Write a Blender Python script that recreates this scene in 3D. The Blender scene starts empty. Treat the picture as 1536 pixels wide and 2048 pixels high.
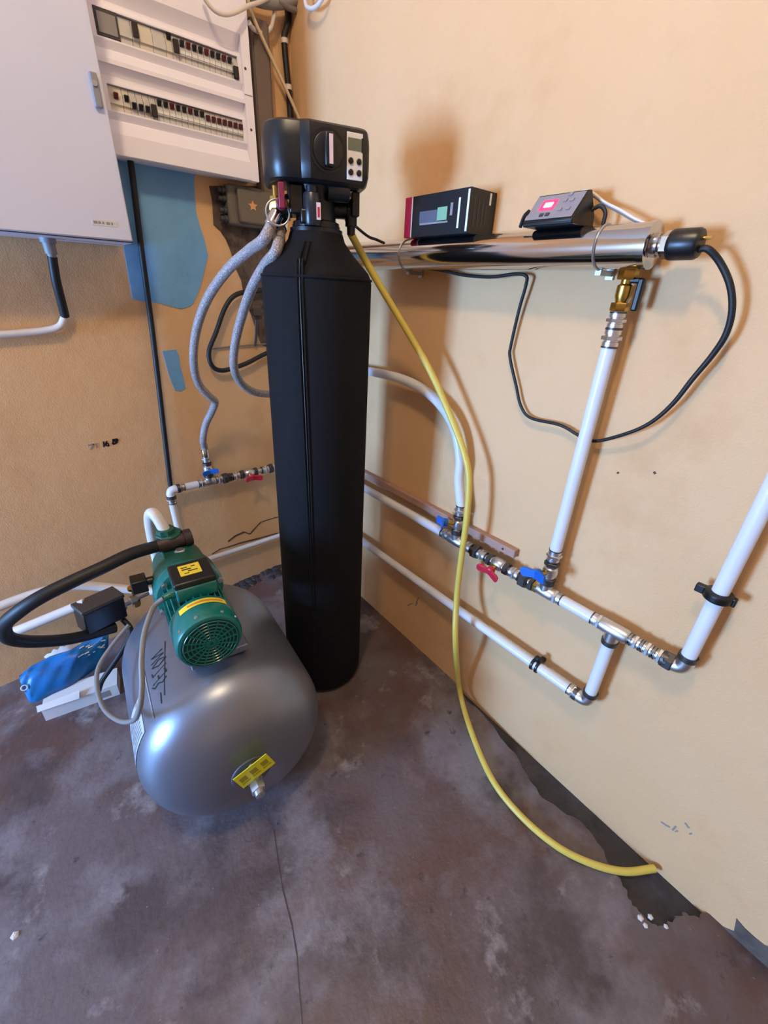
import bpy, bmesh, math, random
from mathutils import Vector, Matrix
random.seed(7)
V = Vector
scn = bpy.context.scene
col = scn.collection

# ------------------------------------------------------------------ camera
FPX = 860.0
YAW, PITCH, ROLL = (math.radians(a) for a in (49.73, 27.18, 2.65))
fwd = V((math.cos(YAW)*math.cos(PITCH), math.sin(YAW)*math.cos(PITCH), -math.sin(PITCH)))
rgt0 = V((math.sin(YAW), -math.cos(YAW), 0)); up0 = rgt0.cross(fwd)
rgt = math.cos(ROLL)*rgt0 + math.sin(ROLL)*up0
upv = -math.sin(ROLL)*rgt0 + math.cos(ROLL)*up0
def ray(px, py):
    return ((px-768)/FPX*rgt - (py-1024)/FPX*upv + fwd).normalized()
CAM = -ray(623, 1102)*2.5          # the foot of the room corner is the world origin
cam = bpy.data.cameras.new('camera'); cam_o = bpy.data.objects.new('camera', cam); col.objects.link(cam_o)
cam.sensor_fit = 'HORIZONTAL'; cam.sensor_width = 36; cam.lens = FPX/1536*36
cam.clip_start = .02
cam_o.matrix_world = Matrix((( rgt.x, upv.x, -fwd.x, CAM.x), (rgt.y, upv.y, -fwd.y, CAM.y), (rgt.z, upv.z, -fwd.z, CAM.z), (0, 0, 0, 1)))
scn.camera = cam_o

# ------------------------------------------------------------------ world, lights, exposure
scn.view_settings.view_transform = 'Standard'; scn.view_settings.look = 'None'
scn.view_settings.gamma = 1; scn.view_settings.use_curve_mapping = False
scn.view_settings.exposure = -0.67
w = bpy.data.worlds.new('world'); scn.world = w; w.use_nodes = True
w.node_tree.nodes['Background'].inputs[0].default_value = (.55, .72, 1, 1)
w.node_tree.nodes['Background'].inputs[1].default_value = 1.5
ROOM_X, ROOM_Y, ROOM_Z = -4.6, -4.6, 3.10
WIN = dict(y0=-.90, y1=-.08, z0=.35, z1=1.45)      # window opening in the wall opposite the pipes
def area(name, loc, direction, sx, sy, power, color):
    l = bpy.data.lights.new(name, 'AREA'); l.shape = 'RECTANGLE'; l.size = sx; l.size_y = sy
    l.energy = power; l.color = color
    o = bpy.data.objects.new(name, l); col.objects.link(o); o.location = loc
    o.rotation_euler = V(direction).to_track_quat('-Z', 'Y').to_euler(); return o
area('window_daylight', (ROOM_X+.02, (WIN['y0']+WIN['y1'])/2, (WIN['z0']+WIN['z1'])/2), (1, 0, 0),
     WIN['y1']-WIN['y0']-.1, WIN['z1']-WIN['z0']-.1, 510, (.24, .50, 1.0))
LAMP = V((-1.3, -1.6, 2.98))
pl = bpy.data.lights.new('ceiling_bulb_light', 'POINT'); pl.energy = 118; pl.color = (1, .77, .47); pl.shadow_soft_size = .09
plo = bpy.data.objects.new('ceiling_bulb_light', pl); col.objects.link(plo); plo.location = LAMP

# ------------------------------------------------------------------ helpers
FA, FB = .08, .037                  # the old floor falls slightly away from the corner
def floor_z(x, y): return FA*x + FB*y
def R(px, py, off=0.0):             # a point on the right wall (plane x = -off)
    d = ray(px, py); return CAM + d*((-off-CAM.x)/d.x)
def L(px, py, off=0.0):             # a point on the left wall (plane y = -off)
    d = ray(px, py); return CAM + d*((-off-CAM.y)/d.y)
def H(px, py, z):
    d = ray(px, py); return CAM + d*((z-CAM.z)/d.z)
def G(px, py, h=0.0):               # a point on the sloping floor, h above it
    d = ray(px, py); return CAM + d*((CAM.z-h-FA*CAM.x-FB*CAM.y)/(FA*d.x+FB*d.y-d.z))

def lin(c): return c/12.92 if c <= .04045 else ((c+.055)/1.055)**2.4
def srgb(h):
    h = h.lstrip('#'); return tuple(lin(int(h[i:i+2], 16)/255) for i in (0, 2, 4)) + (1,)

def mat(name, color, rough=.5, metal=0.0, var=.0, vscale=12, bump=0.0, bscale=60, spec=.5, emit=None, estr=0, coat=0, alpha2=None):
    m = bpy.data.materials.new(name); m.use_nodes = True; nt = m.node_tree
    b = nt.nodes['Principled BSDF']; c = srgb(color) if isinstance(color, str) else color
    b.inputs['Base Color'].default_value = c; b.inputs['Roughness'].default_value = rough
    b.inputs['Metallic'].default_value = metal; b.inputs['Specular IOR Level'].default_value = spec
    b.inputs['Coat Weight'].default_value = coat
    tc = nt.nodes.new('ShaderNodeTexCoord')
    if var:
        n = nt.nodes.new('ShaderNodeTexNoise'); n.inputs['Scale'].default_value = vscale; n.inputs['Detail'].default_value = 5
        nt.links.new(tc.outputs['Object'], n.inputs['Vector'])
        r = nt.nodes.new('ShaderNodeValToRGB'); r.color_ramp.elements[0].position = .3; r.color_ramp.elements[1].position = .7
        r.color_ramp.elements[0].color = tuple(x*(1-var) for x in c[:3])+(1,)
        r.color_ramp.elements[1].color = tuple(min(1, x*(1+var)) for x in c[:3])+(1,)
        nt.links.new(n.outputs['Fac'], r.inputs['Fac']); nt.links.new(r.outputs['Color'], b.inputs['Base Color'])
    if bump:
        n2 = nt.nodes.new('ShaderNodeTexNoise'); n2.inputs['Scale'].default_value = bscale; n2.inputs['Detail'].default_value = 4
        nt.links.new(tc.outputs['Object'], n2.inputs['Vector'])
        bp = nt.nodes.new('ShaderNodeBump'); bp.inputs['Strength'].default_value = bump; bp.inputs['Distance'].default_value = .01
        nt.links.new(n2.outputs['Fac'], bp.inputs['Height']); nt.links.new(bp.outputs['Normal'], b.inputs['Normal'])
    if emit:
        b.inputs['Emission Color'].default_value = srgb(emit); b.inputs['Emission Strength'].default_value = estr
    return m

def layered(name, base, layers, rough=.6, bumps=()):
    """base colour plus [(colour, noise scale, ramp lo, ramp hi, detail, offset, stretch)] blotches"""
    m = bpy.data.materials.new(name); m.use_nodes = True; nt = m.node_tree; b = nt.nodes['Principled BSDF']
    tc = nt.nodes.new('ShaderNodeTexCoord'); b.inputs['Roughness'].default_value = rough
    rgb = nt.nodes.new('ShaderNodeRGB'); rgb.outputs[0].default_value = srgb(base); cur = rgb.outputs[0]
    for (c, sc, lo, hi, det, off, st) in layers:
        mp = nt.nodes.new('ShaderNodeMapping'); mp.inputs['Location'].default_value = off; mp.inputs['Scale'].default_value = st
        nt.links.new(tc.outputs['Object'], mp.inputs['Vector'])
        n = nt.nodes.new('ShaderNodeTexNoise'); n.inputs['Scale'].default_value = sc; n.inputs['Detail'].default_value = det
        n.inputs['Roughness'].default_value = .62
        nt.links.new(mp.outputs[0], n.inputs['Vector'])
        r = nt.nodes.new('ShaderNodeMapRange'); r.inputs[1].default_value = lo; r.inputs[2].default_value = hi
        nt.links.new(n.outputs['Fac'], r.inputs[0])
        mx = nt.nodes.new('ShaderNodeMix'); mx.data_type = 'RGBA'
        nt.links.new(r.outputs[0], mx.inputs[0]); nt.links.new(cur, mx.inputs[6]); mx.inputs[7].default_value = srgb(c)
        cur = mx.outputs[2]
    nt.links.new(cur, b.inputs['Base Color'])
    prev = None
    for (sc, st, det) in bumps:
        n = nt.nodes.new('ShaderNodeTexNoise'); n.inputs['Scale'].default_value = sc; n.inputs['Detail'].default_value = det
        nt.links.new(tc.outputs['Object'], n.inputs['Vector'])
        bp = nt.nodes.new('ShaderNodeBump'); bp.inputs['Strength'].default_value = st; bp.inputs['Distance'].default_value = .01
        nt.links.new(n.outputs['Fac'], bp.inputs['Height'])
        if prev: nt.links.new(prev, bp.inputs['Normal'])
        prev = bp.outputs[0]
    if prev: nt.links.new(prev, b.inputs['Normal'])
    return m

def frame(axis, hint=None):
    a = V(axis).normalized(); h = V(hint) if hint else (V((0, 0, 1)) if abs(a.z) < .9 else V((1, 0, 0)))
    s = (h - a*h.dot(a)).normalized(); return a, s, a.cross(s)

def smooth_path(pts, n=8):
    pts = [V(p) for p in pts]
    if len(pts) < 3: return pts
    P = [pts[0]*2-pts[1]] + pts + [pts[-1]*2-pts[-2]]; out = []
    for i in range(1, len(P)-2):
        for k in range(n):
            t = k/n; a, b, c, d = P[i-1], P[i], P[i+1], P[i+2]
            out.append(.5*((2*b)+(c-a)*t+(2*a-5*b+4*c-d)*t*t+(3*b-a-3*c+d)*t**3))
    out.append(pts[-1]); return out

class MB:
    def __init__(s): s.v = []; s.f = []; s.fm = []; s.mi = 0
    def add(s, vs, fs):
        o = len(s.v); s.v += [V(v) for v in vs]; s.f += [tuple(i+o for i in f) for f in fs]; return s
    def box(s, lo, hi, M=None):
        x0, y0, z0 = lo; x1, y1, z1 = hi
        vs = [V(p) for p in ((x0,y0,z0),(x1,y0,z0),(x1,y1,z0),(x0,y1,z0),(x0,y0,z1),(x1,y0,z1),(x1,y1,z1),(x0,y1,z1))]
        if M: vs = [M @ v for v in vs]
        return s.add(vs, [(0,3,2,1),(4,5,6,7),(0,1,5,4),(1,2,6,5),(2,3,7,6),(3,0,4,7)])
    def obox(s, c, ax, ay, az, sx, sy, sz):
        c, ax, ay, az = V(c), V(ax), V(ay), V(az)
        M = Matrix(((ax.x,ay.x,az.x,c.x),(ax.y,ay.y,az.y,c.y),(ax.z,ay.z,az.z,c.z),(0,0,0,1)))
        return s.box((-sx/2,-sy/2,-sz/2),(sx/2,sy/2,sz/2),M)
    def lathe(s, o, axis, prof, n=24, hint=None, cap=True, rot=0):
        """prof: (distance along axis, radius)"""
        a, b, c = frame(axis, hint); o = V(o); vs = []; fs = []
        for t, r in prof:
            for k in range(n):
                th = 2*math.pi*k/n+rot; vs.append(o+a*t+(b*math.cos(th)+c*math.sin(th))*r)
        for i in range(len(prof)-1):
            for k in range(n):
                k2 = (k+1) % n; fs.append((i*n+k, i*n+k2, (i+1)*n+k2, (i+1)*n+k))
        if cap:
            fs.append(tuple(reversed(range(n)))); fs.append(tuple((len(prof)-1)*n+k for k in range(n)))
        return s.add(vs, fs)
    def tube(s, pts, r, n=12, smooth=True, sub=8, cap=True):
        p = smooth_path(pts, sub) if smooth else [V(q) for q in pts]
        m = len(p); rad = (lambda t: r) if not callable(r) else r
        T = []
        for i in range(m):
            d = p[min(i+1, m-1)]-p[max(i-1, 0)]; T.append(d.normalized())
        a, b, c = frame(T[0]); vs = []; fs = []
        for i in range(m):
            b = (b - T[i]*b.dot(T[i])).normalized(); c = T[i].cross(b); rr = rad(i/(m-1))
            for k in range(n):
                th = 2*math.pi*k/n; vs.append(p[i]+(b*math.cos(th)+c*math.sin(th))*rr)
        for i in range(m-1):
            for k in range(n):
                k2 = (k+1) % n; fs.append((i*n+k, i*n+k2, (i+1)*n+k2, (i+1)*n+k))
        if cap:
            fs.append(tuple(reversed(range(n)))); fs.append(tuple((m-1)*n+k for k in range(n)))
        return s.add(vs, fs)
    def torus(s, c, axis, r, t, n=32, k=8):
        a, b, d = frame(axis); c = V(c)
        pts = [c+(b*math.cos(2*math.pi*i/n)+d*math.sin(2*math.pi*i/n))*r for i in range(n)]
        vs = []; fs = []
        for i in range(n):
            rad = (pts[i]-c).normalized()
            for j in range(k):
                th = 2*math.pi*j/k; vs.append(pts[i]+(rad*math.cos(th)+a*math.sin(th))*t)
        for i in range(n):
            for j in range(k):
                i2 = (i+1) % n; j2 = (j+1) % k; fs.append((i*k+j, i*k+j2, i2*k+j2, i2*k+j))
        return s.add(vs, fs)
    def prism(s, outline, d):
        """closed 3-D outline extruded by vector d"""
        n = len(outline); o = [V(p) for p in outline]; d = V(d)
        vs = o+[p+d for p in o]; fs = [tuple(range(n)), tuple(reversed(range(n, 2*n)))]
        fs += [(i, i+n, (i+1) % n+n, (i+1) % n) for i in range(n)]
        return s.add(vs, fs)
    def build(s, name, m, parent=None, smooth=True, angle=38, bevel=0, seg=2, fix=True):
        root = parent
        while root is not None and root.parent is not None: root = root.parent
        off = root.location.copy() if root is not None else V((0, 0, 0))
        me = bpy.data.meshes.new(name)
        me.from_pydata([tuple(v-off) for v in s.v], [], s.f); me.update()
        if fix:
            bm = bmesh.new(); bm.from_mesh(me); bmesh.ops.recalc_face_normals(bm, faces=bm.faces); bm.to_mesh(me); bm.free()
        if smooth:
            me.shade_smooth(); me.set_sharp_from_angle(angle=math.radians(angle))
        me.materials.append(m)
        o = bpy.data.objects.new(name, me); col.objects.link(o)
        if parent is not None: o.parent = parent
        if bevel:
            b = o.modifiers.new('bevel', 'BEVEL'); b.width = bevel; b.segments = seg; b.limit_method = 'ANGLE'; b.angle_limit = math.radians(40)
        return o

def tag(o, label=None, cat=None, group=None, kind=None):
    if label: o['label'] = label
    if cat: o['category'] = cat
    if group: o['group'] = group
    if kind: o['kind'] = kind
    return o
def thing(name, label, cat, loc, group=None):
    o = bpy.data.objects.new(name, None); o.empty_display_size = .05; col.objects.link(o); o.location = V(loc)
    return tag(o, label, cat, group)

# ------------------------------------------------------------------ materials
M = {}
M['wall'] = layered('wall_paint', '#daac79', [('#deb485', 1.6, .35, .7, 4, (0,0,0), (1,1,1)), ('#d0a06e', 3.5, .52, .75, 5, (3,1,2), (1,1,1))], .7, [(4, .35, 3), (30, .10, 4), (220, .10, 2)])
M['ceil'] = mat('ceiling_paint', '#d9d0c2', .9)
M['floor'] = layered('stained_concrete', '#5f5355', [
    ('#573f39', 1.9, .44, .58, 6, (1.3,.2,0), (1,1,1)),
    ('#746d71', 2.6, .48, .62, 9, (0,4,0), (1,1,1)),
    ('#473b3d', 3.4, .52, .64, 8, (7,1,0), (1,1,1)),
    ('#837b80', 3.6, .54, .76, 14, (2,9,0), (1,1,1)),
    ('#978f8f', 7, .60, .74, 14, (5,5,0), (1,1,1)),
    ('#9d9592', 55, .70, .78, 5, (5,5,0), (1,1,1)),
    ('#3a2f30', 22, .64, .72, 6, (1,8,0), (1,1,1))], .5, [(9, .2, 5), (60, .2, 6)])
M['recess'] = layered('damp_dark_concrete', '#2f2d33', [('#45434a', 8, .5, .75, 6, (0,0,0), (1,1,1)), ('#1c1a1e', 14, .5, .7, 5, (3,0,0), (1,1,1))], .6, [(30, .5, 5)])
M['blue'] = layered('old_blue_paint', '#72a9d6', [('#649ccc', 6, .45, .7, 4, (0,0,0), (1,1,1)), ('#3f5a6e', 60, .70, .76, 3, (0,2,0), (1,1,1))], .55, [(12, .2, 4)])
M['mortar'] = layered('bare_brown_mortar', '#57473c', [('#6e5d52', 14, .45, .65, 6, (0,0,0), (1,1,1)), ('#2c231e', 18, .52, .7, 6, (2,2,2), (1,1,1))], .9, [(40, .8, 6)])
M['cab'] = mat('grey_enamel', '#d5d6e6', .42, var=.03, vscale=3)
M['cab_dark'] = mat('grey_enamel_edge', '#8d8a90', .5)
M['panel'] = mat('cream_plastic', '#f4effa', .4, var=.02, vscale=4)
M['breaker'] = mat('breaker_grey', '#cbc7c4', .45)
M['breaker2'] = mat('breaker_cream', '#d8cfc0', .45)
M['dkgrey'] = mat('dark_grey_plastic', '#3c3a3c', .5)
M['midgrey'] = mat('mid_grey_plastic', '#8b888a', .5)
M['black'] = mat('black_plastic', '#101012', .36)
M['toggle'] = mat('toggle_black', '#1d1416', .4)
M['togglered'] = mat('toggle_dark_red', '#5b1420', .4)
M['rubber'] = mat('black_rubber', '#0f0f11', .55)
M['jacket'] = mat('black_neoprene', '#0b0c10', .8, bump=.12, bscale=300, spec=.22)
M['ppr'] = mat('white_pipe_plastic', '#dddce0', .32, var=.03, vscale=5)
M['ppr_old'] = mat('aged_white_pipe', '#d8cec4', .4, var=.06, vscale=6)
M['chrome'] = mat('polished_steel', '#c9c6c6', .12, 1.0)
M['nickel'] = mat('nickel_fitting', '#dad8d8', .36, 1.0)
M['nickel_d'] = mat('dark_fitting_ring', '#5a5654', .42, .8)
M['brass'] = mat('brass', '#c9a250', .28, 1.0)
M['tank'] = mat('silver_tank_paint', '#878c99', .36, .72, var=.03, vscale=3)
M['zinc'] = mat('zinc_steel', '#b9babd', .35, .9)
M['green'] = mat('green_enamel', '#0d6a63', .33, var=.06, vscale=8, coat=.2)
M['green_d'] = mat('green_cast_iron', '#16503f', .5, var=.12, vscale=14, bump=.25, bscale=90)
M['blueh'] = mat('blue_handle', '#1560bd', .38)
M['redh'] = mat('red_handle', '#c0243a', .38)
M['yhose'] = mat('yellow_hose', '#d6bd55', .42, var=.04, vscale=20)
M['ghose'] = layered('braided_steel_hose', '#a39a98', [('#857a7b', 300, .45, .6, 1, (0,0,0), (1,1,1)), ('#d2cac8', 280, .58, .70, 1, (4,4,4), (1,1,1))], .34, [(500, .3, 1)])
M['gcable'] = mat('grey_cable', '#7d7875', .5)
M['wcable'] = mat('white_cable', '#ddd3cb', .5)
M['bcable'] = mat('beige_cable', '#d7c09a', .5)
M['yellow'] = mat('yellow_label', '#f2d43a', .5)
M['tagyellow'] = mat('lime_yellow_tag', '#d9d61a', .5)
M['ink'] = mat('dark_print', '#3b3a1d', .6)
M['inkblack'] = mat('black_print', '#1a191c', .6)
M['sticker'] = mat('silver_sticker', '#dcdde2', .35, .3)
M['white'] = mat('white_print', '#e8e6e6', .5)
M['pinkwhite'] = mat('pale_label', '#e6c8c8', .5)
M['carton'] = mat('white_carton', '#d6d2cf', .7, var=.04, vscale=8)
M['bag'] = layered('blue_plastic_film', '#0f6fb4', [('#0a5a9e', 5, .45, .7, 3, (0,0,0), (1,1,1))], .38, [(18, .25, 3)])
M['magenta'] = mat('magenta_print', '#b31656', .4)
M['boxblack'] = mat('black_carton', '#161517', .4)
M['greenprint'] = mat('green_print', '#7fae8d', .5)
M['lcd'] = mat('grey_lcd', '#6e7468', .3)
M['ctl'] = mat('silver_grey_face', '#8f8b92', .42, .2)
M['led'] = mat('red_led', '#ff2a50', .4, emit='#ff2048', estr=5)
M['ledw'] = mat('led_digits', '#ffd8dc', .4, emit='#ffc2c8', estr=9)
M['batten'] = mat('brown_batten', '#a88475', .6, var=.1, vscale=20)
M['jbox'] = mat('taupe_plastic', '#6a6258', .6, var=.06, vscale=10)
M['trunk'] = mat('taupe_trunking', '#6a5a52', .6, var=.1, vscale=6)
M['orange'] = mat('orange_sticker', '#d9a06a', .6)
M['crumb'] = mat('pale_plaster', '#cfc8c4', .9)
M['wood'] = mat('window_frame_paint', '#d8d4cc', .5)
M['bulb'] = mat('lit_bulb', '#fff0dd', .4, emit='#ffd9a8', estr=14)

# ------------------------------------------------------------------ the room
def struct(o): o['kind'] = 'structure'; return o
# floor with a broken strip along the right wall
edge_px = [(905,1366),(935,1400),(958,1417),(992,1462),(1030,1506),(1060,1558),(1087,1597),(1128,1622),(1164,1645),(1197,1683),(1217,1721),(1232,1742),
           (1245,1765),(1258,1795),(1274,1817),(1290,1836),(1308,1843),(1322,1850),(1338,1846),(1350,1832),(1368,1826),(1390,1832),(1416,1836)]
edge = [G(*p) for p in edge_px]; edge[0].x = 0; edge[-1].x = 0
dense = []
for i in range(len(edge)-1):
    a, b = edge[i], edge[i+1]
    for k in range(4):
        p = a.lerp(b, k/4)
        if dense: p = p+V((random.uniform(-.006, .003), random.uniform(-.004, .004), 0))
        dense.append(p)
dense.append(edge[-1])
for p in dense: p.x = min(p.x, 0)
def fz(p, d=0): return V((p.x, p.y, floor_z(p.x, p.y)-d))
out = [V((0,0,0)), fz(V((ROOM_X,0,0))), fz(V((ROOM_X,ROOM_Y,0))), fz(V((0,ROOM_Y,0)))] + [fz(p) for p in reversed(dense)]
floor_o = struct(MB().prism(out, (0,0,-.022)).build('floor', M['floor'], smooth=False))
b = MB(); lo = -.30
b.add([fz(V(p), .019) for p in ((.02,.02,0),(ROOM_X,.02,0),(ROOM_X,ROOM_Y,0),(.02,ROOM_Y,0))], [(0,1,2,3)])
struct(b.build('floor_recess', M['recess'], smooth=False, fix=False))
wl = MB().box((ROOM_X-.15, 0, -.6), (.15, .15, ROOM_Z)); wall_l = struct(wl.build('wall_left', M['wall'], smooth=False))
wr = MB().box((0, ROOM_Y-.15, -.6), (.15, 0, ROOM_Z)); wall_r = struct(wr.build('wall_right', M['wall'], smooth=False))
struct(MB().box((ROOM_X, ROOM_Y-.15, -.7), (0, ROOM_Y, ROOM_Z)).build('wall_back', M['wall'], smooth=False))
b = MB(); X0, X1 = ROOM_X-.15, ROOM_X
b.box((X0, ROOM_Y, -.7), (X1, 0, WIN['z0'])); b.box((X0, ROOM_Y, WIN['z1']), (X1, 0, ROOM_Z))
b.box((X0, ROOM_Y, WIN['z0']), (X1, WIN['y0'], WIN['z1'])); b.box((X0, WIN['y1'], WIN['z0']), (X1, 0, WIN['z1']))
struct(b.build('wall_front', M['wall'], smooth=False))
struct(MB().box((ROOM_X-.15, ROOM_Y-.15, ROOM_Z), (.15, .15, ROOM_Z+.1)).build('ceiling', M['ceil'], smooth=False))
b = MB(); y0, y1, z0, z1 = WIN['y0'], WIN['y1'], WIN['z0'], WIN['z1']
for lo, hi in (((y0,z0),(y1,z0+.05)), ((y0,z1-.05),(y1,z1)), ((y0,z0+.05),(y0+.05,z1-.05)), ((y1-.05,z0+.05),(y1,z1-.05)), (((y0+y1)/2-.02,z0+.05),((y0+y1)/2+.02,z1-.05))):
    b.box((X0+.03, lo[0], lo[1]), (X0+.09, hi[0], hi[1]))
struct(b.build('window_1', M['wood'], smooth=False))

# marks and repairs that belong to the walls
def wall_patch(name, pts, m, parent, nrm, th=.002):
    return MB().prism(pts, V(nrm)*th).build(name, m, parent, smooth=False)
blue = [(228,300),(248,500),(265,598),(282,602),(318,606),(345,614),(362,618),(378,613),(386,607),(398,580),(408,545),(416,512),(409,480),(399,450),(392,425),(388,370),(390,330),(380,300)]
wall_patch('old_paint_patch', [L(*p) for p in blue], M['blue'], wall_l, (0,-1,0))
wall_patch('old_paint_patch', [L(*p) for p in ((324,702),(352,699),(358,712),(361,735),(366,752),(371,776),(362,782),(350,781),(343,765),(336,745),(330,722))], M['blue'], wall_l, (0,-1,0))
mort = [(418,372),(424,400),(427,450),(440,462),(452,480),(462,505),(470,535),(482,560),(488,595),(500,625),(512,660),(522,690),(560,700),(575,600),(570,480),(560,372)]
wall_patch('bare_mortar_patch', [L(*p) for p in mort], M['mortar'], wall_l, (0,-1,0), .003)
def ribbon(name, pxs, wdt, m, parent, P, nrm):
    b = MB(); pts = [P(*p) for p in pxs]; n = V(nrm)
    for i in range(len(pts)-1):
        d = (pts[i+1]-pts[i]); s = n.cross(d).normalized()*wdt*random.uniform(.3, .7)
        b.prism([pts[i]-s, pts[i+1]-s, pts[i+1]+s, pts[i]+s], n*.0015)
    return b.build(name, m, parent, smooth=False)
ribbon('plaster_crack', [(456,1083),(470,1072),(488,1064),(500,1068),(512,1054),(522,1044),(540,1038),(556,1034)], .007, M['mortar'], wall_l, L, (0,-1,0))
ribbon('plaster_crack', [(424,1108),(440,1098),(456,1094),(480,1086),(520,1076),(555,1066)], .006, M['mortar'], wall_l, L, (0,-1,0))
M['scuff2'] = mat('grey_bare_plaster', '#59504a', .9, var=.3, vscale=30)
M['scuff'] = mat('grey_scuff', '#8d8480', .8)
def scribble(pxs, P, nrm, wd, m, name, parent):
    b = MB(); n = V(nrm)
    for poly in pxs:
        pts = [P(*p) for p in poly]
        for p, q in zip(pts, pts[1:]):
            sdv = n.cross(q-p).normalized()*wd*random.uniform(.35, .65); b.prism([p-sdv, q-sdv, q+sdv, p+sdv], n*.0012)
    return b.build(name, m, parent, smooth=False)
scribble([[(176,891),(188,888),(181,899)], [(192,887),(194,896)]], L, (0,-1,0), .004, M['scuff'], 'ink_mark', wall_l)
scribble([[(207,883),(208,894)], [(214,882),(210,890),(218,892),(216,886),(211,888)], [(224,880),(235,878),(233,886),(225,888),(227,880)], [(228,881),(233,884)]], L, (0,-1,0), .006, M['inkblack'], 'ink_mark', wall_l)
scribble([[(815,1212),(822,1207),(826,1208)], [(832,1205),(838,1195)], [(835,1204),(831,1212)], [(1322,1643),(1332,1650),(1340,1654)], [(1345,1660),(1352,1652)], [(1350,1663),(1356,1661)], [(1370,1645),(1378,1656)], [(1379,1668),(1384,1666)]], R, (-1,0,0), .004, M['scuff'], 'scuff_mark', wall_r)
scribble([[(1308,943),(1311,948)], [(1235,944),(1237,947)]], R, (-1,0,0), .004, M['mortar'], 'small_hole', wall_r)
wall_patch('bare_plaster_patch', [R(*p) for p in ((1440,1850),(1468,1862),(1473,1836),(1490,1856),(1512,1876),(1530,1890),(1548,1895),(1560,1990),(1500,1925))], M['scuff2'], wall_r, (-1,0,0), .002)
M['crack'] = mat('dirty_joint', '#463b3d', .9)
ribbon('floor_crack', [(548,1660),(556,1720),(566,1780),(584,1850),(594,1910),(598,1970),(606,2060)], .0025, M['crack'], floor_o, lambda x, y: G(x, y, -.0008), (0,0,1))
# rubble in the far corner at the foot of the left wall
b = MB()
for i in range(70):
    t = random.random(); p = G(440+125*t+random.uniform(-8,8), 1172-44*t+random.uniform(-10,22))
    p.y = min(p.y, -.01); r = random.uniform(.010, .026); z = floor_z(p.x, p.y)
    n = 7; prof = [(0, r*1.2), (r*.25, r*1.0), (r*.45, r*.5)]
    b.lathe((p.x, p.y, z-.004), (random.uniform(-.2,.2), random.uniform(-.2,.2), 1), prof, n, rot=random.random()*6)
o = b.build('broken_mortar', M['recess'], floor_o, smooth=False); o['kind'] = 'stuff'

# ------------------------------------------------------------------ ceiling lamp (above the frame, lights the room)
t = thing('ceiling_lamp', 'bare bulb in a small holder hanging from the ceiling', 'lamp', (LAMP.x, LAMP.y, ROOM_Z))
MB().lathe(LAMP+V((0,0,.034)), (0,0,-1), [(0,.012),(.012,.020),(.026,.029),(.040,.029),(.052,.022),(.060,.008)], 20).build('bulb', M['bulb'], t)
MB().lathe((LAMP.x, LAMP.y, ROOM_Z), (0,0,-1), [(0,.05),(.02,.05),(.03,.02),(.06,.02),(.065,.018),(.09,.018)], 20).build('holder', M['white'], t)

# ------------------------------------------------------------------ grey steel cabinet
cx0, cx1, cz0, cz1 = -1.36, -.668, 1.436, 2.36
t = thing('electrical_cabinet', 'large light grey steel cabinet with closed door on the left wall', 'cabinet', (-1.0, 0, cz0))
MB().box((cx0, -.178, cz0-.004), (cx1+.004, -.006, cz1)).build('body', M['cab'], t, bevel=.004)
b = MB(); b.box((cx0-.002, -.184, cz0-.002), (cx1+.002, -.178, cz1)); b.build('gasket', M['dkgrey'], t, smooth=False)
d = MB().box((cx0, -.202, cz0), (cx1, -.184, cz1)).build('door', M['cab'], t, bevel=.003)
b = MB(); c = L(190, 182, .202)
b.box((c.x-.008, -.214, c.z-.035), (c.x+.010, -.202, c.z+.035)); b.build('lock', M['cab_dark'], d, bevel=.003)
b = MB(); b.lathe((c.x, -.214, c.z+.012), (0,-1,0), [(0,.007),(.004,.006)], 14); b.build('key_cylinder', M['zinc'], d)
c = L(208, 446, .202)
MB().box((c.x-.030, -.2028, c.z-.007), (c.x+.032, -.2018, c.z+.007)).build('maker_plate', M['carton'], d, smooth=False)
b = MB()
for k, (dx, wd) in enumerate(((-.026,.010),(-.014,.006),(-.004,.004),(.006,.008),(.018,.004))):
    b.box((c.x+dx, -.2034, c.z-.003), (c.x+dx+wd, -.2026, c.z+.003))
b.build('maker_lettering', M['midgrey'], d, smooth=False)
gl = L(104, 512, .10)
b = MB(); b.lathe((gl.x, -.10, cz0-.004), (0,0,-1), [(0,.020),(.012,.020),(.012,.016),(.04,.015),(.04,.011),(.05,.011)], 16)
b.build('cable_gland', M['midgrey'], t)
# cable leaving the cabinet
g0 = V((gl.x, -.10, cz0-.05))
pts = [g0, L(112,560,.085), L(122,600,.06), L(130,632,.035), L(120,652,.03), L(95,660,.025), L(50,665,.022), L(-20,670,.022), L(-80,672,.022)]
t = thing('cabinet_cable', 'white cable with black sleeve bending out below the grey cabinet', 'cable', L(60,665,.02))
MB().tube(pts[:4], .0125, 10).build('black_sleeve', M['rubber'], t)
MB().tube(pts[3:], .0105, 10).build('white_core', M['wcable'], t)

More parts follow.
